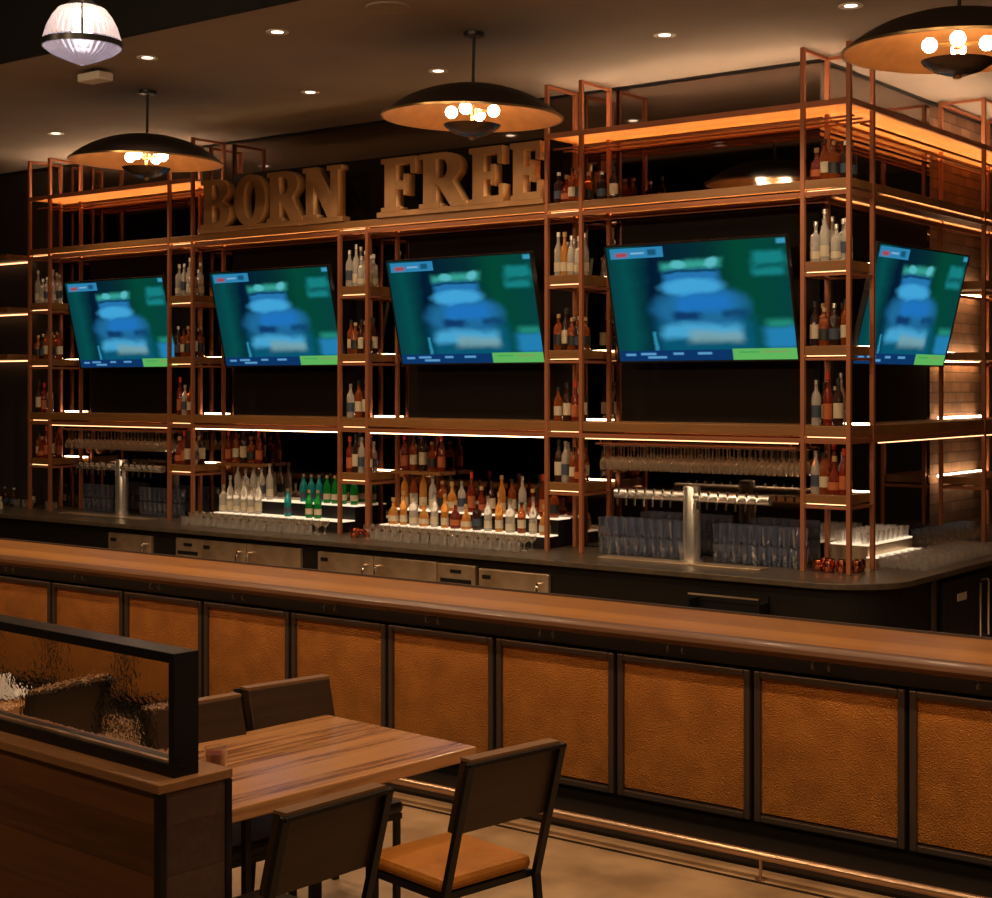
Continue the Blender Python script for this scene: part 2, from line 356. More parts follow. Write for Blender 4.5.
# ------------------------------------------------------------------ setting
struct('floor', MB().box(-19, 5, -5, 19, -.1, 0), 'floor')
struct('ceiling', MB().box(-19, 5, 7.5, 19, CEIL, CEIL+.75), 'ceiling')
struct('ceiling', MB().box(-19, 5, -5, 7.5, 5.72, 5.8), 'darkceiling')
struct('trim_4', MB().box(-19, 5, 7.47, 7.499, CEIL, 5.72), 'darkceiling')
struct('wall_back', MB().box(-19, XM-.14, YM+.03, YM+.2, 0, CEIL), 'wall')
struct('wall_right', MB().box(XM-.2, XM-.03, YM+.03, 18, 0, CEIL), 'brick')
struct('wall_left', MB().box(-19.1, -19, -5, 19, 0, 5.8), 'wall')
struct('wall_far', MB().box(-19, 5, 18, 18.1, 0, CEIL), 'wall')
struct('wall_front', MB().box(-19, 5, -5.1, -5, 0, 5.8), 'wall')
struct('wall_east', MB().box(5, 5.1, -5, 19, 0, 5.8), 'wall')
struct('trim_1', MB().box(-19, XM+.012, YM-.005, YM+.03, CEIL-.022, CEIL), 'black')
struct('trim_2', MB().box(XM-.03, XM+.012, YM, 18, CEIL-.022, CEIL), 'black')

# mirror sheets behind the shelving (upper band, tower bays, lower band)
def mirror(lbl, *b): tag(MB().box(*b).build('mirror_panel', 'mirror'), lbl, 'mirror')
mirror('dark tinted mirror band above the long upper shelf of the main back bar', -15.3, XM, YM, YM+.03, 3.80, CEIL-.03)
mirror('dark tinted mirror band between the long middle shelf and the counter', -15.3, XM, YM, YM+.03, .92, 1.97)
for i, (a, b) in enumerate(TOW[:4]):
    mirror('narrow tinted mirror strip behind the '+['leftmost','second','third','fourth'][i]+' shelf tower', a-.05, b+.09, YM, YM+.03, 1.98, 3.79)
mirror('tinted mirror sheet on the return wall right of the corner tower', XM-.03, XM, YM+.031, 13.66, .92, CEIL-.03)
# black panels behind the televisions
for k in range(4):
    x0 = TOW[k][1]+.095; x1 = TOW[k+1][0]-.06 if k < 3 else XM-.0
    tag(MB().box(x0, x1, YM-.02, YM, 1.99, 3.79).build('backing_panel', 'panelblack'),
        'black backing panel behind the '+['leftmost television','second television from the left','third television from the left','large television left of the corner tower'][k], 'panel')
tag(MB().box(XM+.001, XM+.021, 11.55, 13.55, 1.99, 3.79).build('backing_panel', 'panelblack'), 'black backing panel behind the television on the return side', 'panel')

tag(MB().box(-12.25, -7.84, YM-.022, YM-.001, 3.93, 4.60).build('sign_backing', 'panelblack'), 'dark brown board behind the letters of the sign', 'panel')

# ------------------------------------------------------------------ long shelves
def long_shelf(z1, z0, lbl, cat='shelf', led_under=True):
    t = thing('long_shelf', lbl, cat)
    # main run and return run, mitred as one L
    poly = [(-15.18, YF-.01), (XF+.01-.0, YF-.01), (XF+.01, 15.2), (XM+.01, 15.2), (XM+.01, YM-.01), (-15.18, YM-.01)]
    MB().prism(poly, z0, z1).build('shelf_board', 'shelf', t, bevel=.004)
    m = MB()
    for zz in (z0-.045,):
        for d_ in (-.012, .012):
            for yy, xx in ((YF, XF), (YR, XR)):
                m.box(-15.16, xx+d_, yy+d_-.0015, yy+d_+.0015, zz, zz+.027); m.box(xx+d_-.0015, xx+d_+.0015, yy+d_, 15.1, zz, zz+.027)
        m.bar((-15.16, YF, zz), (XF, YF, zz), .027, .02); m.bar((XF, YF, zz), (XF, 15.1, zz), .027, .02)
        m.bar((-15.16, YR, zz), (XR, YR, zz), .027, .02); m.bar((XR, YR, zz), (XR, 15.1, zz), .027, .02)
        for a, b in TOW[:4]:
            for x in (a, b): m.bar((x, YF, zz), (x, YR, zz), .025, .02)
    m.build('support_rail', 'steel', t)
    return t
up = long_shelf(3.925, 3.855, 'long brown wooden shelf above the televisions, turning the corner')
mid = long_shelf(2.035, 1.955, 'long brown wooden shelf below the televisions, turning the corner')
def led(parent, x0, x1, y0, y1, z0, z1, mat='led', name='light_strip'):
    return MB().box(x0, x1, y0, y1, z0, z1).build(name, mat, parent)
led(up, -15.1, -5.5, YR-.008, YR+.008, 3.821, 3.827)
led(up, -15.1, -5.1, YF-.008, YF+.008, 3.821, 3.827)
led(up, XR-.008, XR+.008, 11.5, 15.1, 3.821, 3.827)
led(up, XF-.008, XF+.008, 11.5, 15.1, 3.821, 3.827)
for k in range(4): led(mid, TOW[k][1]+.1, TOW[k+1][0]-.1, YR-.008, YR+.008, 1.921, 1.927, 'led')
for k in range(4): led(mid, TOW[k][1]+.04, TOW[k+1][0]-.04, YF-.004, YF+.004, 1.891, 1.899, 'led_mid' if k in (1, 2) else 'led_dim')
led(mid, XF-.004, XF+.004, 11.4, 15.1, 1.891, 1.899, 'led_dim')
led(mid, XR-.008, XR+.008, 11.4, 15.1, 1.921, 1.927, 'led')

# top slatted canopies (lit from their front lip)
def canopy(x0, x1, lbl):
    t = thing('lit_canopy', lbl, 'canopy')
    MB().box(x0, x1, YF+.018, YM-.02, 4.498, 4.518).build('slat_board', 'orange_wood', t)
    MB().bar((x0, YF, 4.508), (x1, YF, 4.508), .03, .045).build('edge_rail', 'steel', t)
    for y in (YF+.13, YF+.29, YR+.02):
        c_ = MB().box(x0, x1, y-.012, y+.012, 4.405, 4.412).box(x0, x1, y-.012, y-.010, 4.412, 4.420).box(x0, x1, y+.010, y+.012, 4.412, 4.420).build('light_channel', 'steel', t)
        led(c_, x0+.03, x1-.03, y-.008, y+.008, 4.413, 4.415, 'led_canopy')
    led(t, x0+.03, x1-.12, YF+.14, YF+.16, 4.519, 4.525, 'led_up')
    return t
canopy(-15.16, TOW[1][1]+.02, 'glowing orange slatted canopy at the top left, over the two left towers')
tc_ = canopy(TOW[3][0]-.02, XF-.02, 'glowing orange slatted canopy at the top, from fourth tower to corner tower')
t = thing('lit_canopy', 'glowing orange slatted canopy over the return side, running away at right', 'canopy')
MB().box(XM+.02, XF-.018, YM-.015, 15.2, 4.498, 4.518).build('slat_board', 'orange_wood_side', t)
MB().bar((XF, YF+.02, 4.508), (XF, 15.2, 4.508), .03, .045).build('edge_rail', 'steel', t)
for x in (XF-.13, XF-.29, XR-.02):
    c_ = MB().box(x-.012, x+.012, YM, 15.2, 4.405, 4.412).box(x-.012, x-.010, YM, 15.2, 4.412, 4.420).box(x+.010, x+.012, YM, 15.2, 4.412, 4.420).build('light_channel', 'steel', t)
    led(c_, x-.008, x+.008, YM+.03, 15.17, 4.413, 4.415, 'led_canopy')
led(t, XF-.10, XF-.08, YF+.6, 15.2, 4.519, 4.527, 'led_up')

# ------------------------------------------------------------------ shelf towers
LEV = [(3.300, 3.225, 'upper'), (2.650, 2.580, 'middle'), (1.508, 1.440, 'lowest')]
def post(m_parent, x, y, z0=.912, z1=4.955, w=.034): return MB().box(x-w/2, x+w/2, y-w/2, y+w/2, z0, z1).build('post', 'steel', m_parent)
def tower(i, x0, x1, lbl):
    t = thing('shelf_tower', lbl, 'shelf tower', ((x0+x1)/2, (YF+YR)/2, .91)); ox, oy = -(x0+x1)/2, -(YF+YR)/2
    def B(*b): return MB().box(b[0]+ox, b[1]+ox, b[2]+oy, b[3]+oy, b[4]-.91, b[5]-.91)
    for x in (x0, x1):
        for y in (YF, YR): B(x-.017, x+.017, y-.017, y+.017, .912, 4.955 if i != 2 else 3.85).build('post', 'steel', t)
    m = MB()
    def bar(a, b, w=.026): m.bar((a[0]+ox, a[1]+oy, a[2]-.91), (b[0]+ox, b[1]+oy, b[2]-.91), w)
    for x in (x0, x1) if i != 2 else ():
        bar((x, YF, 4.94), (x, YR, 4.94)); m.build('top_rail', 'steel', t); m = MB()
    if i == 4: bar((x0, YR, 4.94), (x1, YR, 4.94)); m.build('top_rail', 'steel', t); m = MB()
    for z1, z0, _ in LEV:
        for x in (x0, x1): bar((x, YF, z0-.03), (x, YR, z0-.03), .02)
        bar((x0, YF, z0-.03), (x1, YF, z0-.03), .02); bar((x0, YR, z0-.03), (x1, YR, z0-.03), .02)
        m.build('shelf_frame', 'steel', t); m = MB()
    for z1, z0, _ in LEV:
        s = B(x0+.017, x1-.017, YF-.012, YR+.03, z0, z1).build('shelf_board', 'shelf', t, bevel=.003)
        B(x0+.02, x1-.02, YR+.045, YR+.06, z1-.01, z1+.008).build('light_strip', 'led_white', s)
        B(x0+.02, x1-.02, YF+.020, YF+.030, z0-.010, z0-.004).build('light_strip', 'led_dim', s)
    s = B(x0+.02, x1-.02, YR+.045, YR+.06, 2.036, 2.05).build('light_strip', 'led_white', t)
    B(x0+.02, x1-.02, YF+.030, YF+.040, 1.944, 1.950).build('light_strip', 'led_dim', t); B(x0+.02, x1-.02, YF+.030, YF+.040, 3.842, 3.848).build('light_strip', 'led_dim', t)
    if i in (3, 4): B(x0+.02, x1-.02, YR+.045, YR+.06, 3.926, 3.94).build('light_strip', 'led_white', t)
    return t
TN = ['leftmost tower', 'second tower', 'third tower', 'fourth tower', 'corner tower']
TL = ['rust coloured open steel shelf tower, leftmost of the back bar',
      'rust coloured open steel shelf tower between the first two televisions',
      'rust coloured open steel shelf tower under the gap in the sign',
      'rust coloured open steel shelf tower at the right end of the sign',
      'rust coloured open steel shelf tower at the outer corner of the back bar']
for i, (a, b) in enumerate(TOW): tower(i, a, b, TL[i])
# tower 6 on the return, wide bay
t = thing('shelf_tower', 'rust coloured open steel shelf tower before the brick wall at far right', 'shelf tower')
for x in (XF, XR):
    for y in (13.73, 14.95): post(t, x, y)
m = MB()
for z0 in (4.94, 3.19, 2.545, 1.41):
    for y in (13.73, 14.95): m.bar((XF, y, z0), (XR, y, z0), .026)
    m.bar((XF, 13.73, z0), (XF, 14.95, z0), .026); m.bar((XR, 13.73, z0), (XR, 14.95, z0), .026)
    m.build('shelf_frame', 'steel', t); m = MB()
for z1, z0, _ in LEV:
    s = MB().box(XR-.03, XF+.012, 13.75, 14.93, z0, z1).build('shelf_board', 'shelf_side', t, bevel=.003)
    led(s, XR-.055, XR-.04, 13.78, 14.9, z1-.01, z1+.01, 'led_white')
led(t, XR-.055, XR-.04, 13.78, 14.9, 2.036, 2.055, 'led_white')
led(t, XR-.03, XR-.015, 13.78, 14.9, 3.205, 3.22, 'led'); led(t, XR-.03, XR-.015, 13.78, 14.9, 2.56, 2.575, 'led')

# left wing shelf going out of frame
t = thing('wall_shelf_unit', 'dim lit wall shelves beyond the leftmost tower at the left edge', 'shelf')
for z in (3.855, 3.225, 2.66):
    s = MB().box(-18.0, -15.75, 10.98, 11.38, z, z+.06).build('shelf_board', 'shelf', t, bevel=.004)
    led(s, -17.9, -15.8, 11.33, 11.345, z-.02, z-.006, 'led_dim')

# ------------------------------------------------------------------ back counter and cabinets
def rounded(x0, yf, xr, yb, r, n=14):
    p = [(x0, yf)]
    for k in range(n+1):
        a = -PI/2+PI/2*k/n; p.append((xr-r+r*math.cos(a), yf+r+r*math.sin(a)))
    return p+[(xr, 15.6), (XM-.0, 15.6), (XM, yb), (x0, yb)]
t = thing('back_counter', 'long dark stone counter under the shelf towers, rounded at the corner', 'counter')
MB().prism(rounded(-18.9, 10.28, -4.44, YM, .55), .865, .91).build('counter_top', 'counter', t, bevel=.006)
MB().prism(rounded(-18.9, 10.36, -4.52, YM, .50), .08, .864).build('base_body', 'blackmat', t)
def fridge(x0, x1, z1, z0, kind, lbl):
    t = thing('undercounter_fridge' if kind != 'grille' else 'vent_panel', lbl, 'fridge', ((x0+x1)/2, 10.345, z0)); w = (x1-x0)/2; h = z1-z0
    MB().box(-w, w, -.03, .012, 0, h).build('front_panel', 'stainless', t, bevel=.006)
    if kind == 'door':
        hx = w-.05
        MB().tube([(hx-.03, -.03, h-.08), (hx-.03, -.075, h-.08), (hx-.03, -.085, h-.12), (hx-.03, -.085, .25), (hx-.03, -.03, .22)], .011).build('handle', 'chrome', t, True)
        MB().box(-w+.04, -w+.13, -.034, -.03, h-.085, h-.05).build('badge', 'black', t)
    if kind == 'doorL':
        MB().tube([(-w+.06, -.03, h-.08), (-w+.06, -.075, h-.08), (-w+.06, -.085, h-.12), (-w+.06, -.085, .25), (-w+.06, -.03, .22)], .011).build('handle', 'chrome', t, True)
    if kind == 'grille':
        m = MB()
        for q in range(6): m.box(-w+.04, w-.04, -.036, -.03, h-.16-q*.07, h-.125-q*.07)
        m.build('vent_slots', 'black', t); MB().box(-.06, .06, -.036, -.03, h-.075, h-.045).build('badge', 'black', t)
    return t
fridge(-13.03, -12.35, .805, .12, 'door', 'small stainless fridge door under the leftmost beer tap')
fridge(-11.97, -11.60, .815, .12, 'grille', 'stainless fridge vent panel below the clear bottles, left one of two')
fridge(-11.595, -10.95, .815, .12, 'door', 'stainless fridge door just right of the left vent panel')
fridge(-10.94, -10.22, .815, .12, 'doorL', 'stainless fridge door with left handle beneath the green bottles')
fridge(-9.99, -9.30, .805, .12, 'door', 'stainless fridge door under the third tower')
fridge(-9.29, -8.56, .805, .12, 'doorL', 'stainless fridge door with left handle beneath the amber bottles')
fridge(-8.55, -8.13, .80, .12, 'grille', 'stainless fridge vent panel below the amber bottles, right one of two')
fridge(-8.09, -7.36, .785, .12, 'door', 'rightmost stainless fridge door, below the fourth tower')
t = thing('drawer_front', 'dark grey drawer front at the left edge under the counter', 'drawer', (-15.9, 10.345, .6))
MB().box(-.55, .32, -.02, .012, 0, .21).build('front_panel', 'frame', t, bevel=.01); MB().box(-.40, .16, -.035, -.02, .12, .14).build('handle', 'black', t)
t = thing('speed_rail', 'black sloping bottle rail with a thin bright lip below the right taps', 'rail', (-5.66, 10.33, .6))
m = MB(); m.box(-.30, .30, -.14, .02, 0, .012); m.box(-.30, -.288, -.14, .02, 0, .12); m.box(.288, .30, -.14, .02, 0, .12); m.box(-.30, .30, .008, .02, 0, .17); m.build('trough', 'black', t)
MB().bar((-.30, -.14, .16), (.30, -.14, .16), .012).build('lip', 'stainless', t)
MB().bar((-.30, -.14, 0), (-.30, -.14, .16), .01).bar((.30, -.14, 0), (.30, -.14, .16), .01).build('bracket', 'black', t)
# black cooler on the return
t = thing('black_cooler', 'black cooler door with chrome handle and white sticker at far right', 'fridge', (-4.505, 12.0, .12))
MB().box(-.01, .03, -.45, .50, 0, .70).build('front_panel', 'black', t, bevel=.006)
MB().tube([(.03, .18, .20), (.085, .18, .20), (.085, .18, .64), (.085, .21, .665), (.085, .33, .665), (.085, .36, .64), (.085, .36, .20), (.03, .36, .20)], .012).build('handle', 'chrome', t, True)
MB().box(.030, .034, -.17, .02, .52, .58).build('sticker', 'l_white', t)
MB().box(-.01, .02, -.62, -.58, 0, .74).build('side_trim', 'frame', t)

# ------------------------------------------------------------------ front bar
t = thing('front_bar', 'long customer bar with wooden top and hammered copper panels', 'bar')
BX0, BX1 = -18.9, .6
MB().box(BX0, BX1, 6.93, 7.60, 1.03, 1.07).build('bar_top', 'bartop', t)
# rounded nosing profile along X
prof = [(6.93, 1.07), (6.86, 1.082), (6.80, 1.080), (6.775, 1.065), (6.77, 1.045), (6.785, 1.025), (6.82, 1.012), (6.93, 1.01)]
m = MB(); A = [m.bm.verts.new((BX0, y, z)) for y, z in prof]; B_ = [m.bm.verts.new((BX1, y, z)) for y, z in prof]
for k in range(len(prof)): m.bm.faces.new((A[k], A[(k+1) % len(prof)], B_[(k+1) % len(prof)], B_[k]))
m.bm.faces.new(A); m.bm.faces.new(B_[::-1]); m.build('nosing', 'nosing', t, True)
MB().box(BX0, BX1, 7.60, 7.615, 1.02, 1.082).build('back_edge', 'frame', t)
MB().box(BX0, BX1, 7.17, 7.58, .0, 1.03).build('bar_body', 'blackmat', t)
MB().box(BX0, BX1, 7.12, 7.17, .885, 1.01).build('apron', 'blackmat', t)
MB().box(BX0, BX1, 6.96, 6.975, 1.015, 1.025).build('light_strip', 'led_bar', t)
PX = [-2.95+.8415*k for k in range(-18, 5)]
for a, b in zip(PX, PX[1:]):
    MB().box(a+.045, b-.045, 7.150, 7.169, .13, .825).build('copper_panel', 'copper', t)
    m = MB(); z0, z1 = .085, .865; w = .036
    for q in ((a+.012, a+.012+w, z0, z1), (b-.012-w, b-.012, z0, z1), (a+.012+w, b-.012-w, z0, z0+w), (a+.012+w, b-.012-w, z1-w, z1)):
        m.box(q[0], q[1], 7.128, 7.169, q[2], q[3])
    m.build('panel_frame', 'frame', t, bevel=.007)
for k in range(22):
    x = PX[0]+.42+k*.8415
    m = MB()
    for dx in (-.045, .045): m.tube([(x+dx, 7.12, .965), (x+dx, 7.075, .965), (x+dx, 7.060, .945), (x+dx, 7.065, .925), (x+dx, 7.085, .92)], .007, 6)
    m.box(x-.065, x+.065, 7.112, 7.121, .955, .975); m.build('bag_hook', 'frame', t, True)
t = thing('foot_rail', 'round metal foot rail running along the base of the bar', 'foot rail')
MB().tube([(BX0, 6.54, .115), (BX1, 6.54, .115)], .022, 12).build('rail_tube', 'steel_rail', t, True)
for k in range(9):
    x = -3.43-1.85*k+3.7
    if x < -16: break
    m = MB(); m.tube([(x, 6.54, .10), (x, 6.54, .006)], .008, 8); m.lathe([(0, 0), (.028, 0), (.028, .006), (0, .006)], 12, (x, 6.54, 0)); m.build('bracket', 'steel_rail', t, True)
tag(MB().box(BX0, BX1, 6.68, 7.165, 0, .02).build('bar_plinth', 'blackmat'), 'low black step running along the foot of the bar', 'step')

struct('trim_3', MB().box(BX0, BX1, 6.485, 6.505, 0, .004), 'black')

# ------------------------------------------------------------------ televisions
def tv_proto():
    t = thing('television', 'tv', 'television')
    w, h = 1.70, 1.01
    MB().box(-w/2, w/2, .006, .05, 0, h).build('casing', 'tvblack', t, bevel=.006)
    MB().box(-.3, .3, .05, .075, h*.3, h*.7).box(-.08, .08, .07, .368, h*.42, h*.58).build('wall_mount', 'black', t)
    m = MB(); b = .014; v = [m.bm.verts.new(p) for p in ((-w/2+b, 0, b), (w/2-b, 0, b), (w/2-b, 0, h-b), (-w/2+b, 0, h-b))]
    f = m.bm.faces.new(v); uvl = m.bm.loops.layers.uv.new('UVMap')
    for lp, uv in zip(f.loops, ((0,0),(1,0),(1,1),(0,1))): lp[uvl].uv = uv
    me = bpy.data.meshes.new('screen'); m.bm.to_mesh(me); m.bm.free(); me.materials.append(M['screen'])
    s = bpy.data.objects.new('screen', me); COL.objects.link(s); s.parent = t; s.location = (0, .004, 0)
    m = MB(); m.box(-w/2, w/2, -.002, .012, 0, b); m.box(-w/2, w/2, -.002, .012, h-b, h); m.box(-w/2, -w/2+b, -.002, .012, b, h-b); m.box(w/2-b, w/2, -.002, .012, b, h-b)
    m.build('bezel', 'tvblack', t)
    return t
tv = tv_proto()
TVL = ['leftmost tilted television showing a blurred blue and green picture', 'second tilted television from the left, under the word BORN',
       'third tilted television from the left, under the word FREE', 'largest looking tilted television, directly left of the corner tower',
       'television on the return side, right of the corner tower']
for k, x in enumerate((-13.68, -11.25, -8.80, -6.33)):
    o = inst(tv, (x, 11.11, 2.54), TVL[k], None); o.rotation_euler = (math.radians(13.5), 0, 0)
o = copy_tree(tv); o['label'] = TVL[4]; o.location = (-5.19, 12.40, 2.51)
o.rotation_euler = (Matrix.Rotation(PI/2-math.radians(3.5), 4, 'Z') @ Matrix.Rotation(math.radians(14), 4, 'X')).to_euler()

# ------------------------------------------------------------------ sign
def arc(cx, cy, rx, ry, a0, a1, n=12): return [(cx+rx*math.cos(math.radians(a0+(a1-a0)*k/n)), cy+ry*math.sin(math.radians(a0+(a1-a0)*k/n))) for k in range(n+1)]
GL = {
 'B': ([[(0,0),(.45,0)]+arc(.45,.275,.34,.275,-90,70)+arc(.45,.765,.29,.235,-60,90)+[(0,1),(0,.92),(.08,.92),(.08,.08),(0,.08)]], [[(.31,.10)]+arc(.42,.28,.13,.18,-90,90)+[(.31,.46)], [(.31,.57)]+arc(.40,.735,.11,.165,-90,90)+[(.31,.90)]], .80),
 'O': ([arc(.42,.5,.42,.52,0,360,36)[:-1]], [arc(.42,.5,.17,.40,0,360,28)[:-1]], .84),
 'R': ([[(0,0),(.40,0),(.40,.08),(.32,.08),(.32,.42),(.36,.42),(.56,.10),(.62,0),(.90,0),(.90,.08),(.84,.09),(.64,.46)]+arc(.46,.735,.33,.265,-45,90)+[(0,1),(0,.92),(.08,.92),(.08,.08),(0,.08)]], [[(.32,.53)]+arc(.42,.715,.13,.185,-90,90)+[(.32,.90)]], .90),
 'N': ([[(0,0),(.34,0),(.34,.08),(.25,.08),(.25,.66),(.62,0),(.86,0),(.86,.92),(.94,.92),(.94,1),(.60,1),(.60,.92),(.69,.92),(.69,.40),(.33,1),(0,1),(0,.92),(.08,.92),(.08,.08),(0,.08)]], [], .94),
 'F': ([[(0,0),(.42,0),(.42,.08),(.33,.08),(.33,.42),(.50,.42),(.50,.30),(.58,.30),(.58,.68),(.50,.68),(.50,.56),(.33,.56),(.33,.88),(.66,.88),(.66,.70),(.75,.70),(.75,1),(0,1),(0,.92),(.08,.92),(.08,.08),(0,.08)]], [], .76),
 'E': ([[(0,0),(.78,0),(.78,.32),(.69,.32),(.69,.12),(.33,.12),(.33,.44),(.50,.44),(.50,.32),(.58,.32),(.58,.68),(.50,.68),(.50,.56),(.33,.56),(.33,.88),(.66,.88),(.66,.70),(.75,.70),(.75,1),(0,1),(0,.92),(.08,.92),(.08,.08),(0,.08)]], [], .80)}
def letter(ch, parent, x, w, z, h, depth=.11):
    outs, holes, W0 = GL[ch]
    cu = bpy.data.curves.new('letter', 'CURVE'); cu.dimensions = '2D'; cu.fill_mode = 'BOTH'; cu.extrude = depth/2; cu.bevel_depth = .004; cu.bevel_resolution = 0
    for poly in outs+holes:
        sp = cu.splines.new('POLY'); sp.points.add(len(poly)-1); sp.use_cyclic_u = True
        for p, (a, b) in zip(sp.points, poly): p.co = (a/W0*w, b*h, 0, 1)
    tmp = bpy.data.objects.new('tmp', cu); COL.objects.link(tmp)
    bpy.context.view_layer.update(); dg = bpy.context.evaluated_depsgraph_get()
    me = bpy.data.meshes.new_from_object(tmp.evaluated_get(dg)); bpy.data.objects.remove(tmp); bpy.data.curves.remove(cu)
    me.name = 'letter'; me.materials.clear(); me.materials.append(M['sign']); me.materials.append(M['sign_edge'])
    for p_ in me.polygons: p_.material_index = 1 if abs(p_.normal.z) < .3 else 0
    o = bpy.data.objects.new('letter_'+ch.lower(), me); COL.objects.link(o); o.parent = parent; o.rotation_euler = (PI/2, 0, 0)
    o.location = (x, depth/2, z); return o
def sign(word, spans, lbl):
    x0 = spans[0][0]; t = thing('sign', lbl, 'sign', (x0, YF-.03, 3.93)); s_ = spans
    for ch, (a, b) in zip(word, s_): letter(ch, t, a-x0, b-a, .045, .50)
    MB().box(-.06, s_[-1][1]-x0+.02, .0, .11, 0, .05).build('sign_base', 'sign', t, bevel=.003)
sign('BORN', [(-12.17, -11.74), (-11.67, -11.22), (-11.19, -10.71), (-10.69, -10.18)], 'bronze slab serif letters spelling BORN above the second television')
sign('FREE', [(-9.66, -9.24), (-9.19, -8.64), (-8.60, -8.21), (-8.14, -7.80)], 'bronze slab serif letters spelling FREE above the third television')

# ------------------------------------------------------------------ ceiling lights
def pendant():
    t = thing('dome_pendant', 'p', 'pendant light')
    MB().lathe([(.0, 0), (.075, 0), (.08, .02), (.08, .03), (0, .03)], 24, (0, 0, -.03)).build('canopy', 'black', t, True)
    MB().tube([(0, 0, -.03), (0, 0, -.42)], .012, 10).build('rod', 'black', t, True)
    n = 12; R = .675; H = .24
    o_ = [(R*k/n, -.385-H*(.80*(k/n)**2+.20*(k/n)**5)) for k in range(n+1)]
    MB().lathe([(max(r, 1e-6) if k else 0, z) for k, (r, z) in enumerate(o_)], 64, cap=False).build('dome', 'dome_out', t, True)
    MB().lathe([(r*.985 if k else 0, z-.012) for k, (r, z) in enumerate(o_)], 64, cap=False).build('dome_lining', 'dome_in', t, True)
    MB().lathe([(R*.985, -.637), (R+.006, -.637), (R+.006, -.622), (R*.985, -.628)], 64, cap=False).build('rim', 'brass', t, True)
    MB().tube([(0, 0, -.40), (0, 0, -.76)], .014, 10).build('stem', 'brass', t, True)
    m = MB()
    for k in range(4):
        a = math.radians(20+90*k); m.tube([(0, 0, -.585), (.12*math.cos(a), .12*math.sin(a), -.585)], .012, 8)
    m.lathe([(0, -.62), (.035, -.61), (.035, -.56), (0, -.55)], 14); m.build('arm', 'brass', t, True)
    for k in range(4):
        a = math.radians(20+90*k)
        MB().lathe([(0, -.045), (.022, -.040), (.040, -.022), (.046, 0), (.040, .022), (.022, .040), (0, .045)], 16, (.165*math.cos(a), .165*math.sin(a), -.585)).build('bulb', 'bulb', t, True)
    MB().lathe([(0, -.775), (.06, -.77), (.14, -.745), (.20, -.705), (.215, -.685), (.205, -.685), (.13, -.72), (0, -.74)], 40).build('lower_dish', 'dish', t, True)
    MB().lathe([(0, -.80), (.022, -.79), (.028, -.775), (.015, -.76)], 14).build('finial', 'brass', t, True)
    return t
pp = pendant()
for x, l in ((-7.07, 'dark dome pendant with copper inside hanging in the middle, above FREE'), (-10.77, 'dark dome pendant with copper inside at left, in front of BORN'), (-3.37, 'dark dome pendant with copper inside cut by the top right edge')):
    o = inst(pp, (x, 8.96, CEIL-.002), l, 'dome pendants over the bar'); o.rotation_euler = (0, math.radians(1.5), 0)
    lamp('pendant_light', 'POINT', (x, 8.96, CEIL-.60), 9, (1, .66, .36), .16)

def downlight():
    t = thing('downlight', 'd', 'ceiling light')
    MB().lathe([(.045, 0), (.085, 0), (.085, -.008), (.045, -.004)], 24, cap=False).build('trim_ring', 'white', t, True)
    MB().lathe([(0, -.002), (.05, -.002)], 20, cap=False).build('lens', 'downlight', t)
    return t
dl = downlight()
DL = [(-8.21, 8.05, 'recessed ceiling downlight between the upper left lamp and the middle pendant'), (-9.68, 8.05, 'recessed ceiling downlight directly above the left dome pendant'),
      (-13.33, 9.88, 'recessed ceiling downlight furthest left, above the leftmost tower'), (-9.66, 9.88, 'recessed ceiling downlight above the letters BORN'),
      (-8.16, 9.86, 'recessed ceiling downlight just left of the middle pendant rod'), (-5.98, 9.88, 'recessed ceiling downlight right of the middle pendant, halfway to the corner tower'),
      (-4.50, 9.90, 'recessed ceiling downlight above the corner tower, left of the right pendant')]
for x, y, l in DL:
    inst(dl, (x, y, CEIL-.001), l, None)
    lamp('downlight_beam', 'SPOT', (x, y, CEIL-.03), 90, (1, .74, .46), .05, math.radians(125))
for x, y, z, l in ((-9.65, YM-.55, CEIL, None),): pass
t = thing('ceiling_speaker', 'round flush ceiling speaker at the top centre', 'speaker', (-7.06, 7.99, CEIL-.001)); MB().lathe([(0, 0), (.10, 0), (.13, -.004), (.15, -.010), (.16, 0)], 28, cap=False).build('grille', 'ceiling', t, True)
t = thing('ceiling_sensor', 'small white box hanging from the ceiling below the ribbed lamp', 'sensor', (-10.40, 8.10, CEIL-.001)); MB().box(-.14, .14, -.08, .08, -.10, -.03).build('housing', 'white', t, bevel=.015); MB().tube([(0, 0, 0), (0, 0, -.04)], .03, 12).build('neck', 'black', t)
t = thing('ceiling_vent', 'round flat ceiling disc left of the white box', 'vent', (-10.85, 8.02, CEIL-.001)); MB().lathe([(0, 0), (.13, 0), (.15, -.006), (.17, 0)], 28, cap=False).build('disc', 'ceiling', t, True)

# white ribbed glass lamp, top left
t = thing('ribbed_glass_pendant', 'white ribbed glass lamp with dark band at the top left corner', 'pendant light', (-7.18, 5.5, 4.28))
def ribbed(prof, seg=72, amp=.018):
    m = MB(); rings = []
    for r, z in prof:
        rings.append([m.bm.verts.new(((r*(1+(amp if k % 2 else -amp)))*math.cos(2*PI*k/seg), (r*(1+(amp if k % 2 else -amp)))*math.sin(2*PI*k/seg), z)) for k in range(seg)])
    for A, B in zip(rings, rings[1:]):
        for k in range(seg): m.bm.faces.new((A[k], A[(k+1) % seg], B[(k+1) % seg], B[k]))
    return m
ribbed([(.09, .22), (.13, .205), (.165, .16), (.195, .10), (.215, .03)]).build('ribbed_shade', 'lampglass', t)
MB().lathe([(.215, -.012), (.228, -.012), (.228, .02), (.215, .02)], 48, cap=False).build('band', 'black', t, True)
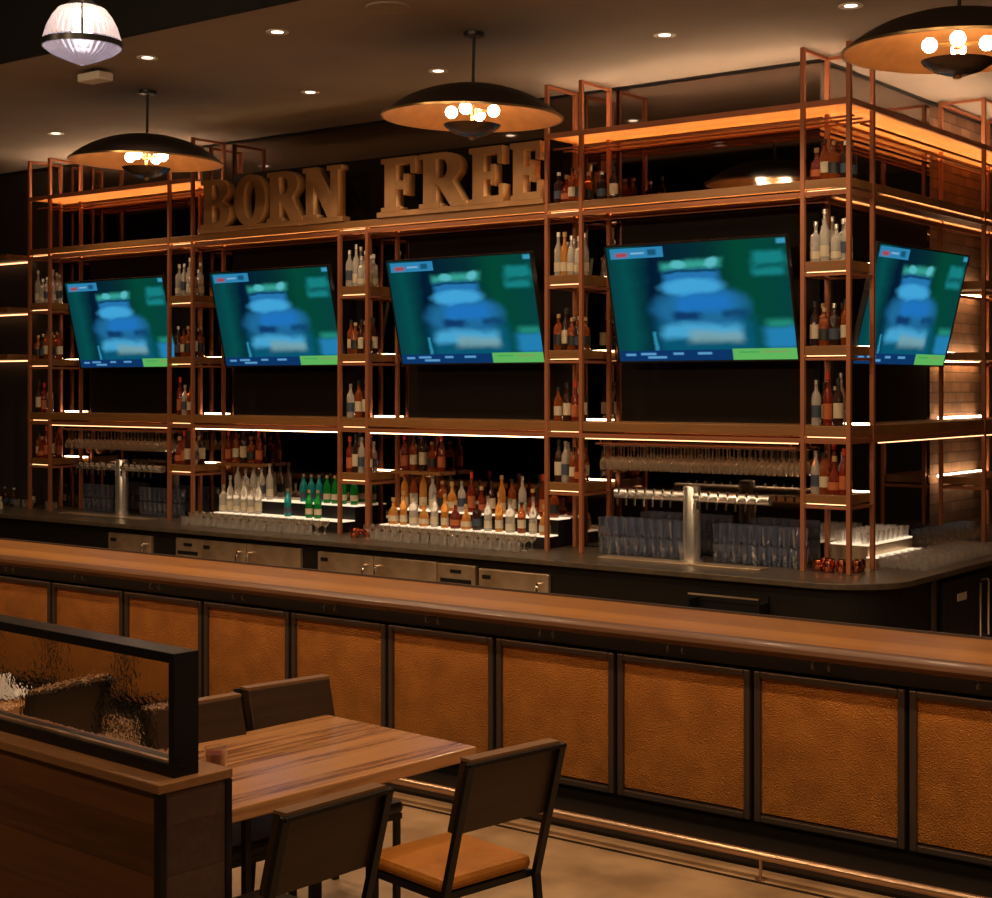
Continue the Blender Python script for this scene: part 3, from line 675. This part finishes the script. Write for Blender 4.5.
ribbed([(.22, -.012), (.17, -.05), (.09, -.085), (.01, -.115)]).build('lower_bowl', 'lampglass', t)
MB().lathe([(0, .03), (.05, .05), (.065, .10), (.045, .15), (0, .17)], 20).build('bulb', 'lampbulb', t, True)
MB().lathe([(0, .26), (.05, .26), (.10, .22), (.085, .215), (0, .215)], 24).build('cap', 'black', t, True)
MB().tube([(0, 0, .24), (0, 0, 1.42)], .01, 8).build('rod', 'black', t)
m = MB()
for a in (-.65, 2.5): m.tube([((.225)*math.cos(a), .225*math.sin(a), .0), (.20*math.cos(a), .20*math.sin(a), .11), (.15*math.cos(a), .15*math.sin(a), .19), (.06*math.cos(a), .06*math.sin(a), .235)], .006, 6)
m.build('strap', 'black', t)

# ------------------------------------------------------------------ bottles
def bottle(kind, prof, glass, lab, capm, zl0, zl1, rl, capz, capr, caph):
    t = thing(kind, 'b', 'bottle')
    MB().lathe(prof, 14).build('glass_body', glass, t, True)
    MB().lathe([(rl, zl0), (rl, zl1)], 14, cap=False).build('label', lab, t, True)
    MB().lathe([(0, capz), (capr, capz), (capr, capz+caph), (0, capz+caph)], 10).build('cap', capm, t, True)
    return t
P_round = [(0, 0), (.036, 0), (.038, .01), (.038, .17), (.034, .195), (.016, .225), (.0135, .25), (.0135, .285), (0, .285)]
P_square = [(0, 0), (.042, 0), (.044, .008), (.044, .165), (.038, .185), (.017, .20), (.014, .22), (.014, .26), (0, .26)]
P_stout = [(0, 0), (.048, 0), (.052, .02), (.050, .09), (.038, .135), (.017, .16), (.014, .20), (.014, .225), (0, .225)]
P_tall = [(0, 0), (.036, 0), (.037, .01), (.037, .19), (.028, .22), (.014, .25), (.013, .32), (0, .32)]
P_wine = [(0, 0), (.037, 0), (.038, .01), (.038, .18), (.030, .21), (.015, .235), (.014, .31), (0, .31)]
BK = {
 'amber_round': (bottle('whiskey_bottle', P_round, 'b_amber', 'l_white', 'c_black', .05, .13, .0388, .265, .016, .03), 'amber bottle, cream label'),
 'amber_square': (bottle('bourbon_bottle', P_square, 'b_amber', 'l_black', 'c_gold', .04, .12, .0448, .245, .018, .03), 'broad amber bottle, black label'),
 'amber_stout': (bottle('cognac_bottle', P_stout, 'b_red', 'l_orange', 'c_gold', .03, .08, .0525, .21, .02, .035), 'squat red brown bottle, orange label'),
 'clear_tall': (bottle('vodka_bottle', P_tall, 'b_clear', 'l_white', 'c_silver', .03, .10, .0378, .30, .016, .035), 'tall clear bottle, cream label'),
 'clear_square': (bottle('gin_bottle', P_square, 'b_clear', 'l_white', 'c_silver', .02, .07, .0448, .245, .018, .035), 'broad clear bottle, low cream label'),
 'clear_blue': (bottle('rum_bottle', P_round, 'b_clear', 'l_blue', 'c_silver', .05, .13, .0388, .265, .016, .03), 'clear bottle, blue label'),
 'dark_wine': (bottle('liqueur_bottle', P_wine, 'b_dark', 'l_white', 'c_black', .05, .15, .0388, .27, .0165, .045), 'dark bottle, cream label'),
 'dark_square': (bottle('dark_rum_bottle', P_square, 'b_dark', 'l_blue', 'c_silver', .04, .11, .0448, .245, .018, .03), 'dark broad bottle, blue label'),
 'orange_tall': (bottle('aperitif_bottle', P_tall, 'b_red', 'l_orange', 'c_red', .04, .14, .0378, .29, .016, .05), 'tall red bottle, orange label'),
 'green': (bottle('green_gin_bottle', P_round, 'b_green', 'l_white', 'c_gold', .04, .10, .0388, .265, .016, .03), 'green glass bottle'),
 'teal': (bottle('teal_gin_bottle', P_round, 'b_teal', 'l_blue', 'c_silver', .04, .10, .0388, .265, .016, .03), 'teal glass bottle'),
 'gold_tall': (bottle('tequila_bottle', P_tall, 'b_gold', 'l_white', 'c_gold', .03, .10, .0378, .30, .018, .035), 'tall golden bottle, cream label'),
 'gold_stout': (bottle('brandy_bottle', P_stout, 'b_gold', 'l_white', 'c_gold', .03, .08, .0525, .21, .021, .035), 'squat golden bottle, cream label'),
}
ORD = ['first', 'second', 'third', 'fourth', 'fifth', 'sixth', 'seventh', 'eighth', 'ninth', 'tenth', 'eleventh', 'twelfth', 'thirteenth', 'fourteenth', 'fifteenth', 'sixteenth', 'seventeenth', 'eighteenth', 'nineteenth', 'twentieth', 'twenty first', 'twenty second', 'twenty third', 'twenty fourth', 'twenty fifth', 'twenty sixth', 'twenty seventh', 'twenty eighth']
def put(kind, x, y, z, where, grp, sc=1.):
    inst(BK[kind][0], (x, y, z), BK[kind][1]+', '+where, grp, rnd.uniform(0, 6), sc)
SETS = {'top': ['amber_stout', 'amber_round', 'amber_square', 'dark_square'], 'up': ['clear_tall', 'clear_square', 'clear_blue', 'clear_tall', 'clear_square'],
        'mid': ['amber_square', 'dark_square', 'amber_round', 'amber_square', 'dark_wine'], 'low': ['dark_wine', 'orange_tall', 'clear_blue', 'amber_round'], 'base': ['amber_round', 'amber_stout', 'orange_tall', 'dark_wine', 'clear_blue']}
ZL = {'top': (3.928, 'highest shelf'), 'up': (3.302, 'upper shelf'), 'mid': (2.652, 'middle shelf'), 'low': (2.037, 'lower shelf'), 'base': (1.510, 'lowest shelf')}
for i, (a, b) in enumerate(TOW):
    for lv in ('top', 'up', 'mid', 'low', 'base'):
        if lv == 'top' and i < 3: continue
        z, nm = ZL[lv]; ks = SETS[lv]; n = 0
        cols = {'top': 4, 'up': 4, 'mid': 4, 'low': 3, 'base': 4}[lv]
        xs = [a+.07+(b-a-.14)*c_/(cols-1) for c_ in range(cols)]
        if lv == 'low': xs = [a+.07, a+.165, a+.26]
        for row, y in (('front', YF+.075), ('back', YF+.215)):
            if lv == 'low' and row == 'back' and i not in (3, 4): continue
            for c_, x in enumerate(xs):
                if row == 'back' and c_ == cols-1 and lv != 'top': x -= .045
                k = ks[(c_*(1 if row == 'front' else 2)+i+(row == 'back')) % len(ks)]
                if lv == 'up' and i == 3 and c_ == 1 and row == 'front': k = 'gold_tall'
                if lv == 'low' and i == 4: k = ['clear_blue', 'orange_tall', 'dark_wine'][c_] if row == 'front' else ['dark_wine', 'dark_square', 'clear_tall'][c_]
                put(k, x+rnd.uniform(-.008, .008), y+rnd.uniform(-.012, .012), z, f'{ORD[c_]} from left, {row} row, {nm}, {TN[i]}', f'bottles on the {nm} of the {TN[i]}', rnd.uniform(1.0, 1.22) if lv != 'top' else rnd.uniform(.98, 1.1))
# bottles on the long highest shelf right of the fourth tower
for c_, x in enumerate((-7.27, -7.15)): put(['dark_square', 'dark_wine'][c_], x, YF+.12, 3.928, f'{ORD[c_]} one right of fourth tower, highest shelf', 'pair of bottles right of the fourth tower', .9)
# dark bottles standing on the small low shelf right of second and third towers
for i in (1, 2):
    x0 = TOW[i][1]+.06
    s = tag(MB().box(x0, x0+.62, 11.12, 11.35, 1.50, 1.53).build('small_shelf', 'shelf'), 'short wooden shelf holding dark red bottles right of the '+TN[i]+', under the middle shelf', 'shelf')
    for c_ in range(5): put(['orange_tall', 'amber_round', 'dark_wine', 'amber_square', 'orange_tall'][c_], x0+.08+c_*.115, 11.235, 1.531, f'{ORD[c_]} from left, short shelf by {TN[i]}', 'bottles on the short shelf right of the '+TN[i])

# lit stepped bottle displays
def display(x0, x1, lbl):
    t = thing('bottle_display', lbl, 'display step', (0, 0, .911))
    MB().box(x0, x1, 11.14, 11.33, 0, .24).build('rear_step', 'black', t); MB().box(x0, x1, 10.96, 11.138, 0, .10).build('front_step', 'black', t)
    MB().box(x0, x1, 11.14, 11.33, .241, .252).build('lit_top', 'acrylic', t); MB().box(x0, x1, 10.96, 11.138, .101, .112).build('lit_top', 'acrylic', t)
display(-12.12, -10.28, 'lit stepped display under the clear, teal and green bottles')
display(-9.80, -7.84, 'lit stepped display under the golden and amber bottles')
D1, D2 = .911+.253, .911+.113
row = ['clear_tall', 'clear_square', 'clear_tall', 'clear_blue', 'clear_tall']
for c_ in range(5): put(row[c_], -12.05+c_*.12, 11.235, D1, f'{ORD[c_]} from left, upper step, left lit display', 'clear bottles on the upper step of the left display', 1.1)
for c_ in range(6): put(['clear_square', 'clear_tall', 'clear_square', 'clear_tall', 'clear_square', 'clear_tall'][c_], -12.07+c_*.105, 11.05, D2, f'{ORD[c_]} from left, lower step, left lit display', 'clear bottles on the lower step of the left display', 1.0)
for c_, (x, k, y) in enumerate(((-11.08, 'teal', 1), (-10.97, 'teal', 1), (-11.12, 'teal', 0), (-10.86, 'teal', 1))): put(k, x, 11.235 if y else 11.05, D1 if y else D2, f'{ORD[c_]} of the teal ones, left display', 'teal bottles on the left display', .95)
for c_, (x, y) in enumerate(((-10.75, 1), (-10.64, 1), (-10.53, 1), (-10.38, 1), (-10.82, 0), (-10.70, 0))): put('green', x, 11.235 if y else 11.05, D1 if y else D2, f'{ORD[c_]} of the green ones, left display', 'green bottles on the left display', .95)
mixr = ['gold_tall', 'amber_round', 'gold_tall', 'clear_tall', 'amber_square', 'gold_stout', 'clear_blue', 'orange_tall', 'amber_stout', 'dark_wine', 'gold_tall', 'amber_round', 'clear_tall', 'amber_stout', 'orange_tall', 'amber_square', 'dark_wine']
for c_ in range(16): put(mixr[c_ % 17], -9.72+c_*.118, 11.235, D1, f'{ORD[c_]} from left, upper step, amber display', 'bottles on the upper step of the amber display', rnd.uniform(.95, 1.2))
mixf = ['gold_stout', 'gold_tall', 'clear_square', 'gold_stout', 'clear_tall', 'gold_tall', 'amber_stout', 'gold_stout', 'dark_square', 'clear_tall', 'gold_tall', 'clear_square', 'amber_round', 'clear_tall', 'gold_stout']
for c_ in range(15): put(mixf[c_], -9.70+c_*.127, 11.05, D2, f'{ORD[c_]} from left, lower step, amber display', 'bottles on the lower step of the amber display', rnd.uniform(.9, 1.1))

# ------------------------------------------------------------------ glassware
def glassproto(name, prof, mat, cat='glass', seg=12, extra=None):
    t = MB().lathe(prof, seg, cap=False).build(name, mat, None, True); t['category'] = cat
    return t
g_coupe = glassproto('coupe_glass', [(0, .002), (.034, 0), (.034, .003), (.006, .007), (.005, .06), (.012, .068), (.035, .085), (.043, .105), (.043, .125)], 'glass_amberlit')
g_rocks = glassproto('rocks_glass', [(0, .012), (0.0, 0), (.032, 0), (.040, .09), (.038, .09), (.031, .012), (0, .012)], 'glass')
g_pint = glassproto('pint_glass', [(0, .012), (0, 0), (.030, 0), (.042, .15), (.040, .15), (.029, .012), (0, .012)], 'glass_blue', seg=9)
for p_ in g_pint.data.polygons: p_.use_smooth = False
g_stem = glassproto('hanging_stem_glass', [(0, 0), (.036, -.002), (.036, -.005), (.006, -.010), (.004, -.095), (.02, -.11), (.040, -.14), (.043, -.17), (.036, -.21)], 'glass_amberlit')
g_mug = thing('copper_mug', 'm', 'mug')
MB().lathe([(0, 0), (.034, 0), (.045, .025), (.046, .055), (.040, .085), (.037, .085), (.042, .055), (.036, .01), (0, .01)], 18, cap=False).build('cup', 'copper_mug', g_mug, True)
MB().tube([(.043, 0, .07), (.068, 0, .065), (.072, 0, .045), (.060, 0, .025), (.044, 0, .022)], .004, 6).build('handle', 'copper_mug', g_mug, True)
def rows(proto, xs, ys, z, label, group, jit=.006):
    for y in ys:
        for x in xs: inst(proto, (x+rnd.uniform(-jit, jit), y+rnd.uniform(-jit, jit), z), label, group, rnd.uniform(0, 6))
def lin(a, b, n): return [a+(b-a)*k/(n-1) for k in range(n)]
rows(g_coupe, lin(-12.15, -10.36, 17), (10.70, 10.80), .912, 'coupe glass in the rows in front of the left lit display', 'coupe glasses before the left display')
rows(g_rocks, lin(-12.12, -10.36, 18), (10.57,), .912, 'rocks glass in the front row before the left lit display', 'rocks glasses before the left display')
rows(g_coupe, lin(-9.72, -7.90, 17), (10.72, 10.83), .912, 'coupe glass in the rows in front of the amber bottle display', 'coupe glasses before the amber display')
rows(g_rocks, lin(-9.55, -7.90, 17), (10.60,), .912, 'rocks glass in the front row before the amber bottle display', 'rocks glasses before the amber display')
# pint stacks beside the taps
for z, w_ in ((.912, 'lower'), (1.073, 'upper')):
    rows(g_pint, lin(-7.26, -6.47, 10), (10.98, 11.09), z, f'pint glass in the {w_} layer left of the right beer tap', f'{w_} pint glasses left of the right beer tap', .002)
    rows(g_pint, lin(-6.15, -5.44, 9), (10.98, 11.09), z, f'pint glass in the {w_} layer right of the right beer tap', f'{w_} pint glasses right of the right beer tap', .002)
    rows(g_pint, lin(-14.45, -14.00, 6), (11.12,), z, f'pint glass in the {w_} layer left of the left beer tap', f'{w_} pint glasses left of the left beer tap', .002)
    rows(g_pint, lin(-13.45, -12.80, 9), (11.12,), z, f'pint glass in the {w_} layer right of the left beer tap', f'{w_} pint glasses right of the left beer tap', .002)
def hanger(x0, x1, lbl):
    t = thing('glass_rack', lbl, 'rack', (0, 0, 1.83)); m = MB()
    for q in range(int((x1-x0)/.1)+1): m.box(x0+q*.1-.006, x0+q*.1+.006, 10.93, 11.27, .012, .018)
    for y in (10.93, 11.27): m.box(x0, x1, y-.008, y+.008, .018, .03)
    for x in (x0+.05, x1-.05):
        for y in (10.93, 11.27): m.box(x-.006, x+.006, y-.006, y+.006, .03, .122)
    m.build('rack_rails', 'steel', t)
hanger(-7.30, -5.42, 'metal rack with hanging stem glasses over the right beer tap'); hanger(-14.65, -12.80, 'metal rack with hanging stem glasses over the left beer tap')
rows(g_stem, lin(-7.25, -5.47, 19), (10.99, 11.10, 11.21), 1.838, 'stem glass hanging upside down over the right beer tap', 'stem glasses hanging over the right beer tap', 0)
rows(g_stem, lin(-14.6, -12.85, 16), (11.00, 11.14), 1.838, 'stem glass hanging upside down over the left beer tap', 'stem glasses hanging over the left beer tap', 0)
MUGL = ['behind the left post', 'left of the corner post', 'touching the corner post', 'right of the corner post', 'beside the right post']
for c_, (x, y) in enumerate([(-5.25, 10.96), (-5.15, 10.93), (-5.05, 10.95), (-4.98, 11.06), (-5.0, 11.17), (-5.2, 11.06), (-5.1, 11.06), (-5.27, 11.10)]):
    inst(g_mug, (x, y, .912), f'polished copper mug, {ORD[c_]} of the cluster at the foot of the corner tower', 'copper mugs under the corner tower', rnd.uniform(0, 6))
for c_, (x, y) in enumerate([(-9.90, 10.72), (-9.83, 10.82)]):
    inst(g_mug, (x, y, .912), 'polished copper mug, '+['front', 'rear'][c_]+' one of two beside the third tower foot', 'copper mugs by the third tower', 1)
# return side glasses
rows(g_rocks, lin(-4.92, -4.58, 5), lin(11.42, 13.0, 12), .912, 'rocks glass in the rows along the edge of the return counter', 'rocks glasses on the return counter')
rows(g_coupe, lin(-5.22, -4.96, 3), lin(12.5, 14.3, 10), .912, 'coupe glass in the rows behind the rocks glasses at far right', 'coupe glasses on the return counter')
rows(g_pint, lin(-5.36, -5.28, 2), lin(13.15, 14.3, 11), .912, 'tall glass in the dark row at the back of the return counter', 'tall glasses at the back of the return counter', .002)
t = thing('lit_glass_step', 'bright metal and lit step stand with glasses right of the corner tower', 'display step', (0, 0, .911))
MB().box(-5.38, -5.06, 11.45, 12.35, .16, .172).build('lit_top', 'acrylic', t); MB().box(-5.38, -5.06, 11.45, 12.35, .0, .158).build('step_body', 'stainless', t)
MB().box(-5.05, -4.97, 11.40, 12.3, .0, .07).build('front_step', 'stainless', t); MB().box(-5.05, -4.97, 11.40, 12.3, .071, .08).build('lit_top', 'acrylic', t)
rows(g_rocks, lin(-5.33, -5.11, 3), lin(11.5, 12.3, 9), 1.084, 'rocks glass standing on the lit step right of the corner tower', 'glasses on the lit step', .003)

# ------------------------------------------------------------------ beer taps
def tap_tower(x, y, half, lbl, n):
    t = thing('beer_tap_tower', lbl, 'beer tap', (x, y, .911))
    MB().lathe([(0, 0), (.095, 0), (.095, .012), (.072, .014), (.072, .60), (.066, .615), (0, .62)], 28).build('column', 'tapsteel', t, True)
    MB().tube([(-half, -.02, .53), (half, -.02, .53)], .040, 14).build('cross_tube', 'tapsteel', t, True)
    for k in range(n):
        fx = -half+.08+k*(2*half-.16)/(n-1)
        if abs(fx) < .08: continue
        f = MB().tube([(fx, -.05, .53), (fx, -.10, .53), (fx, -.125, .50), (fx, -.13, .44)], .011, 8).build('faucet', 'chrome', t, True)
        MB().lathe([(0, .55), (.012, .55), (.010, .585), (0, .59)], 8, (fx, -.10, 0)).build('lever', 'chrome', f, True)
tap_tower(-6.34, 10.90, .72, 'T shaped steel beer tap tower at right under the large television', 16)
tap_tower(-13.66, 11.0, .72, 'T shaped steel beer tap tower at left under the leftmost television', 14)
tag(MB().box(-7.1, -5.6, 10.66, 10.82, .911, .922).build('drip_tray', 'stainless', bevel=.003), 'flat steel drip tray in front of the right beer tap', 'tray')
tag(MB().box(-14.4, -12.9, 10.70, 10.86, .911, .922).build('drip_tray', 'stainless', bevel=.003), 'flat steel drip tray in front of the left beer tap', 'tray')
# left end of the counter
t = thing('napkin_box', 'small cream box on the counter left of the leftmost tower', 'box', (-15.45, 10.62, .911)); MB().box(-.05, .05, -.06, .06, 0, .075).build('box_body', 'l_white', t, bevel=.005)
for c_, (x, y, k) in enumerate(((-15.8, 10.9, 'dark_wine'), (-15.65, 11.0, 'dark_square'), (-15.9, 11.05, 'dark_square'), (-15.5, 11.15, 'dark_wine'))): put(k, x, y, .912, f'{ORD[c_]} of dim bottles left of leftmost tower', 'dim bottles at the left end of the counter', .8)
rows(g_rocks, (-15.55, -15.4, -15.3, -14.95, -14.85), (10.98,), .912, 'rocks glass in the dim group at the left end of the counter', 'glasses at the left end of the counter')

# ------------------------------------------------------------------ dining table and chairs
TH = math.radians(-4.6)
t = thing('dining_table', 'reclaimed plank dining table with black metal legs in the foreground', 'table', (-4.62, 4.525, 0), TH)
MB().box(-.48, .48, -.71, .71, .735, .79).build('tabletop', 'tabletop', t, bevel=.006)
m = MB(); m.box(-.32, .32, -.38, -.34, .695, .733); m.box(-.32, .32, .28, .32, .695, .733); m.box(-.02, .02, -.34, .28, .70, .733); m.build('under_frame', 'black', t)
for sx in (-1, 1):
    for y in (-.36, .30): MB().box(sx*.25-.014, sx*.25+.014, y-.014, y+.014, .012, .694).build('leg', 'black', t)
for y in (-.36, .30): MB().box(-.27, .27, y-.015, y+.015, 0, .012).build('foot_bar', 'black', t)

def chair(seatmat):
    """faces +X; origin at floor under seat centre"""
    t = thing('dining_chair', 'c', 'chair')
    MB().box(-.235, .24, -.235, .235, .425, .485).build('seat', seatmat, t, bevel=.024)
    MB().box(-.235, .22, -.235, .235, .398, .424).build('seat_frame', 'black', t)
    for sy in (-1, 1): MB().bar((.205, sy*.215, .0), (.205, sy*.215, .398), .026).build('leg', 'black', t)
    zt, zb = .95, .665; k_ = -.14/(.93-.415)
    def X(z): return -.252+k_*(z-.415)
    for sy in (-1, 1):
        MB().bar((-.30, sy*.238, 0), (-.252, sy*.238, .418), .022, .032).bar((-.252, sy*.238, .413), (X(zt), sy*.238, zt), .022, .032).build('back_leg', 'black', t)
    m = MB()
    v = [m.bm.verts.new(p) for p in ((X(zb)+.012, -.226, zb), (X(zb)+.070, -.226, zb), (X(zb)+.070, .226, zb), (X(zb)+.012, .226, zb), (X(zt)+.012, -.226, zt), (X(zt)+.070, -.226, zt), (X(zt)+.070, .226, zt), (X(zt)+.012, .226, zt))]
    for f in ((3,2,1,0),(4,5,6,7),(0,1,5,4),(1,2,6,5),(2,3,7,6),(3,0,4,7)): m.bm.faces.new([v[i] for i in f])
    m.build('backrest', 'chairwood', t, bevel=.004)
    MB().bar((X(zt)-.004, -.249, zt-.006), (X(zt)-.004, .249, zt-.006), .024, .014).build('top_rail', 'black', t)
    MB().bar((X(zt)+.036, -.230, zt+.006), (X(zt)+.036, .230, zt+.006), .060, .012).build('back_cap', 'chaircap', t)
    return t
c1 = chair('leather')
inst(c1, (-3.86, 4.73, 0), 'dining chair with tan leather seat, nearest the bar at the table right side', 'dining chairs at the table', math.radians(170))
c2 = chair('darkleather')
inst(c2, (-3.93, 3.77, 0), 'dining chair with dark seat in front, back towards the viewer, beside the tan seat', 'dining chairs at the table', math.radians(177))
inst(c2, (-4.79, 5.03, 0), 'dining chair on the far side of the table, nearer the copper panels', 'dining chairs at the table', math.radians(-11))
inst(c2, (-4.79, 4.49, 0), 'dining chair on the far side of the table, half hidden by the black frame', 'dining chairs at the table', math.radians(-8))
t = thing('drink_glass', 'short glass of dark red drink on the table next to the black frame', 'glass', (-4.61, 4.18, .7905))
MB().lathe([(0, .008), (0, 0), (.040, 0), (.046, .11), (.044, .11), (.038, .01), (0, .01)], 24, cap=False).build('tumbler', 'tumbler', t, True)
MB().lathe([(0, .011), (.037, .011), (.042, .088), (0, .088)], 24).build('drink', 'liquid_red', t, True)

# ------------------------------------------------------------------ booth partition with rippled glass frame
t = thing('booth_partition', 'low plank clad booth wall with wooden cap in the bottom left corner', 'partition', (-4.03, 3.40, 0), TH*.85)
MB().box(-4.0, -.03, .012, .30, 0, .965).build('plank_wall', 'booth', t)
MB().box(-.03, -.006, .03, .285, 0, .965).build('end_panel', 'booth_end', t)
MB().box(-4.0, .0, .0, .315, .966, 1.0).build('wooden_cap', 'booth_cap', t, bevel=.004)
MB().box(-.035, .002, .006, .03, 0, .965).build('corner_trim', 'black', t); MB().box(-.035, .002, .285, .31, 0, .965).build('corner_trim', 'black', t)
t = thing('glass_screen', 'black framed rippled glass screen standing on the booth wall', 'glass screen', (-4.058, 3.49, 1.0005), TH*.85)
Lf, Hf, D = 3.6, .425, .105
MB().box(-Lf, 0, 0, D, 0, .04).build('bottom_rail', 'black', t, bevel=.002); MB().box(-Lf, 0, 0, D, Hf-.035, Hf).build('top_rail', 'black', t, bevel=.002)
MB().box(-.032, 0, 0, D, .04, Hf-.035).build('upright', 'black', t, bevel=.002); MB().box(-Lf, -Lf+.032, 0, D, .04, Hf-.035).build('upright', 'black', t)
MB().box(-Lf+.03, -.034, .048, .056, .042, Hf-.037).build('glass_pane', 'ripple', t)
MB().box(-Lf+.03, -.034, .012, .030, .041, .052).build('glazing_bead', 'stainless', t)

# table set beyond the screen, only seen blurred through the ripples
t = thing('dining_table', 'table with white settings seen blurred through the rippled glass', 'table', (-6.95, 4.47, 0), TH)
MB().box(-.45, .45, -.42, .42, .71, .76).build('tabletop', 'tabletop', t, bevel=.006)
for sx in (-1, 1):
    for y in (-.34, .34): MB().box(sx*.38-.02, sx*.38+.02, y-.02, y+.02, 0, .71).build('leg', 'black', t)
for c_, (x, y) in enumerate(((-6.75, 4.68), (-6.72, 4.28), (-7.15, 4.45))):
    t = thing('dinner_plate', 'white plate, '+['farthest', 'nearest', 'leftmost'][c_]+' one seen through the rippled glass', 'plate', (x, y, .7605)); MB().lathe([(0, 0), (.08, 0), (.14, .015), (.138, .020), (.08, .006), (0, .006)], 28).build('plate_body', 'napkin', t, True)
    o = MB().lathe([(0, .0), (.07, 0), (.05, .05), (.02, .10), (0, .11)], 12).build('folded_napkin', 'napkin', None, True, loc=(x, y, .7672)); tag(o, 'white folded napkin standing on the '+['farthest', 'nearest', 'leftmost'][c_]+' plate behind the rippled glass', 'napkin')
t = thing('candle_holder', 'small glowing candle holder behind the rippled glass', 'candle', (-6.98, 4.72, .7605)); MB().lathe([(0, 0), (.04, 0), (.045, .09), (.042, .09), (.037, .006), (0, .006)], 16, cap=False).build('holder', 'glass', t, True); MB().lathe([(0, .007), (.02, .007), (.02, .04), (.006, .06), (0, .07)], 10).build('flame', 'candle', t, True)
inst(c2, (-6.28, 4.42, 0), 'dining chair seen dark through the rippled glass, right one', 'dining chairs behind the glass', PI+.1)
inst(c2, (-6.28, 3.80, 0), 'dining chair seen dark through the rippled glass, left one', 'dining chairs behind the glass', PI-.05)

# ------------------------------------------------------------------ added unseen spots on the room side, front fill for bar, floor and sign
for x in (-12.5, -9.5, -6.5, -3.5, -.5, 2.5):
    lamp('room_fill_spot', 'SPOT', (x, 5.3, 5.66), 270, (1, .68, .38), .08, math.radians(115), rot=(math.radians(10), 0, 0))
for x in (-9, -6, -3, 0, 3):
    lamp('room_fill_spot', 'SPOT', (x, 1.5, 4.9), 260, (1, .66, .36), .08, math.radians(100), rot=(math.radians(62), 0, math.radians(12)))
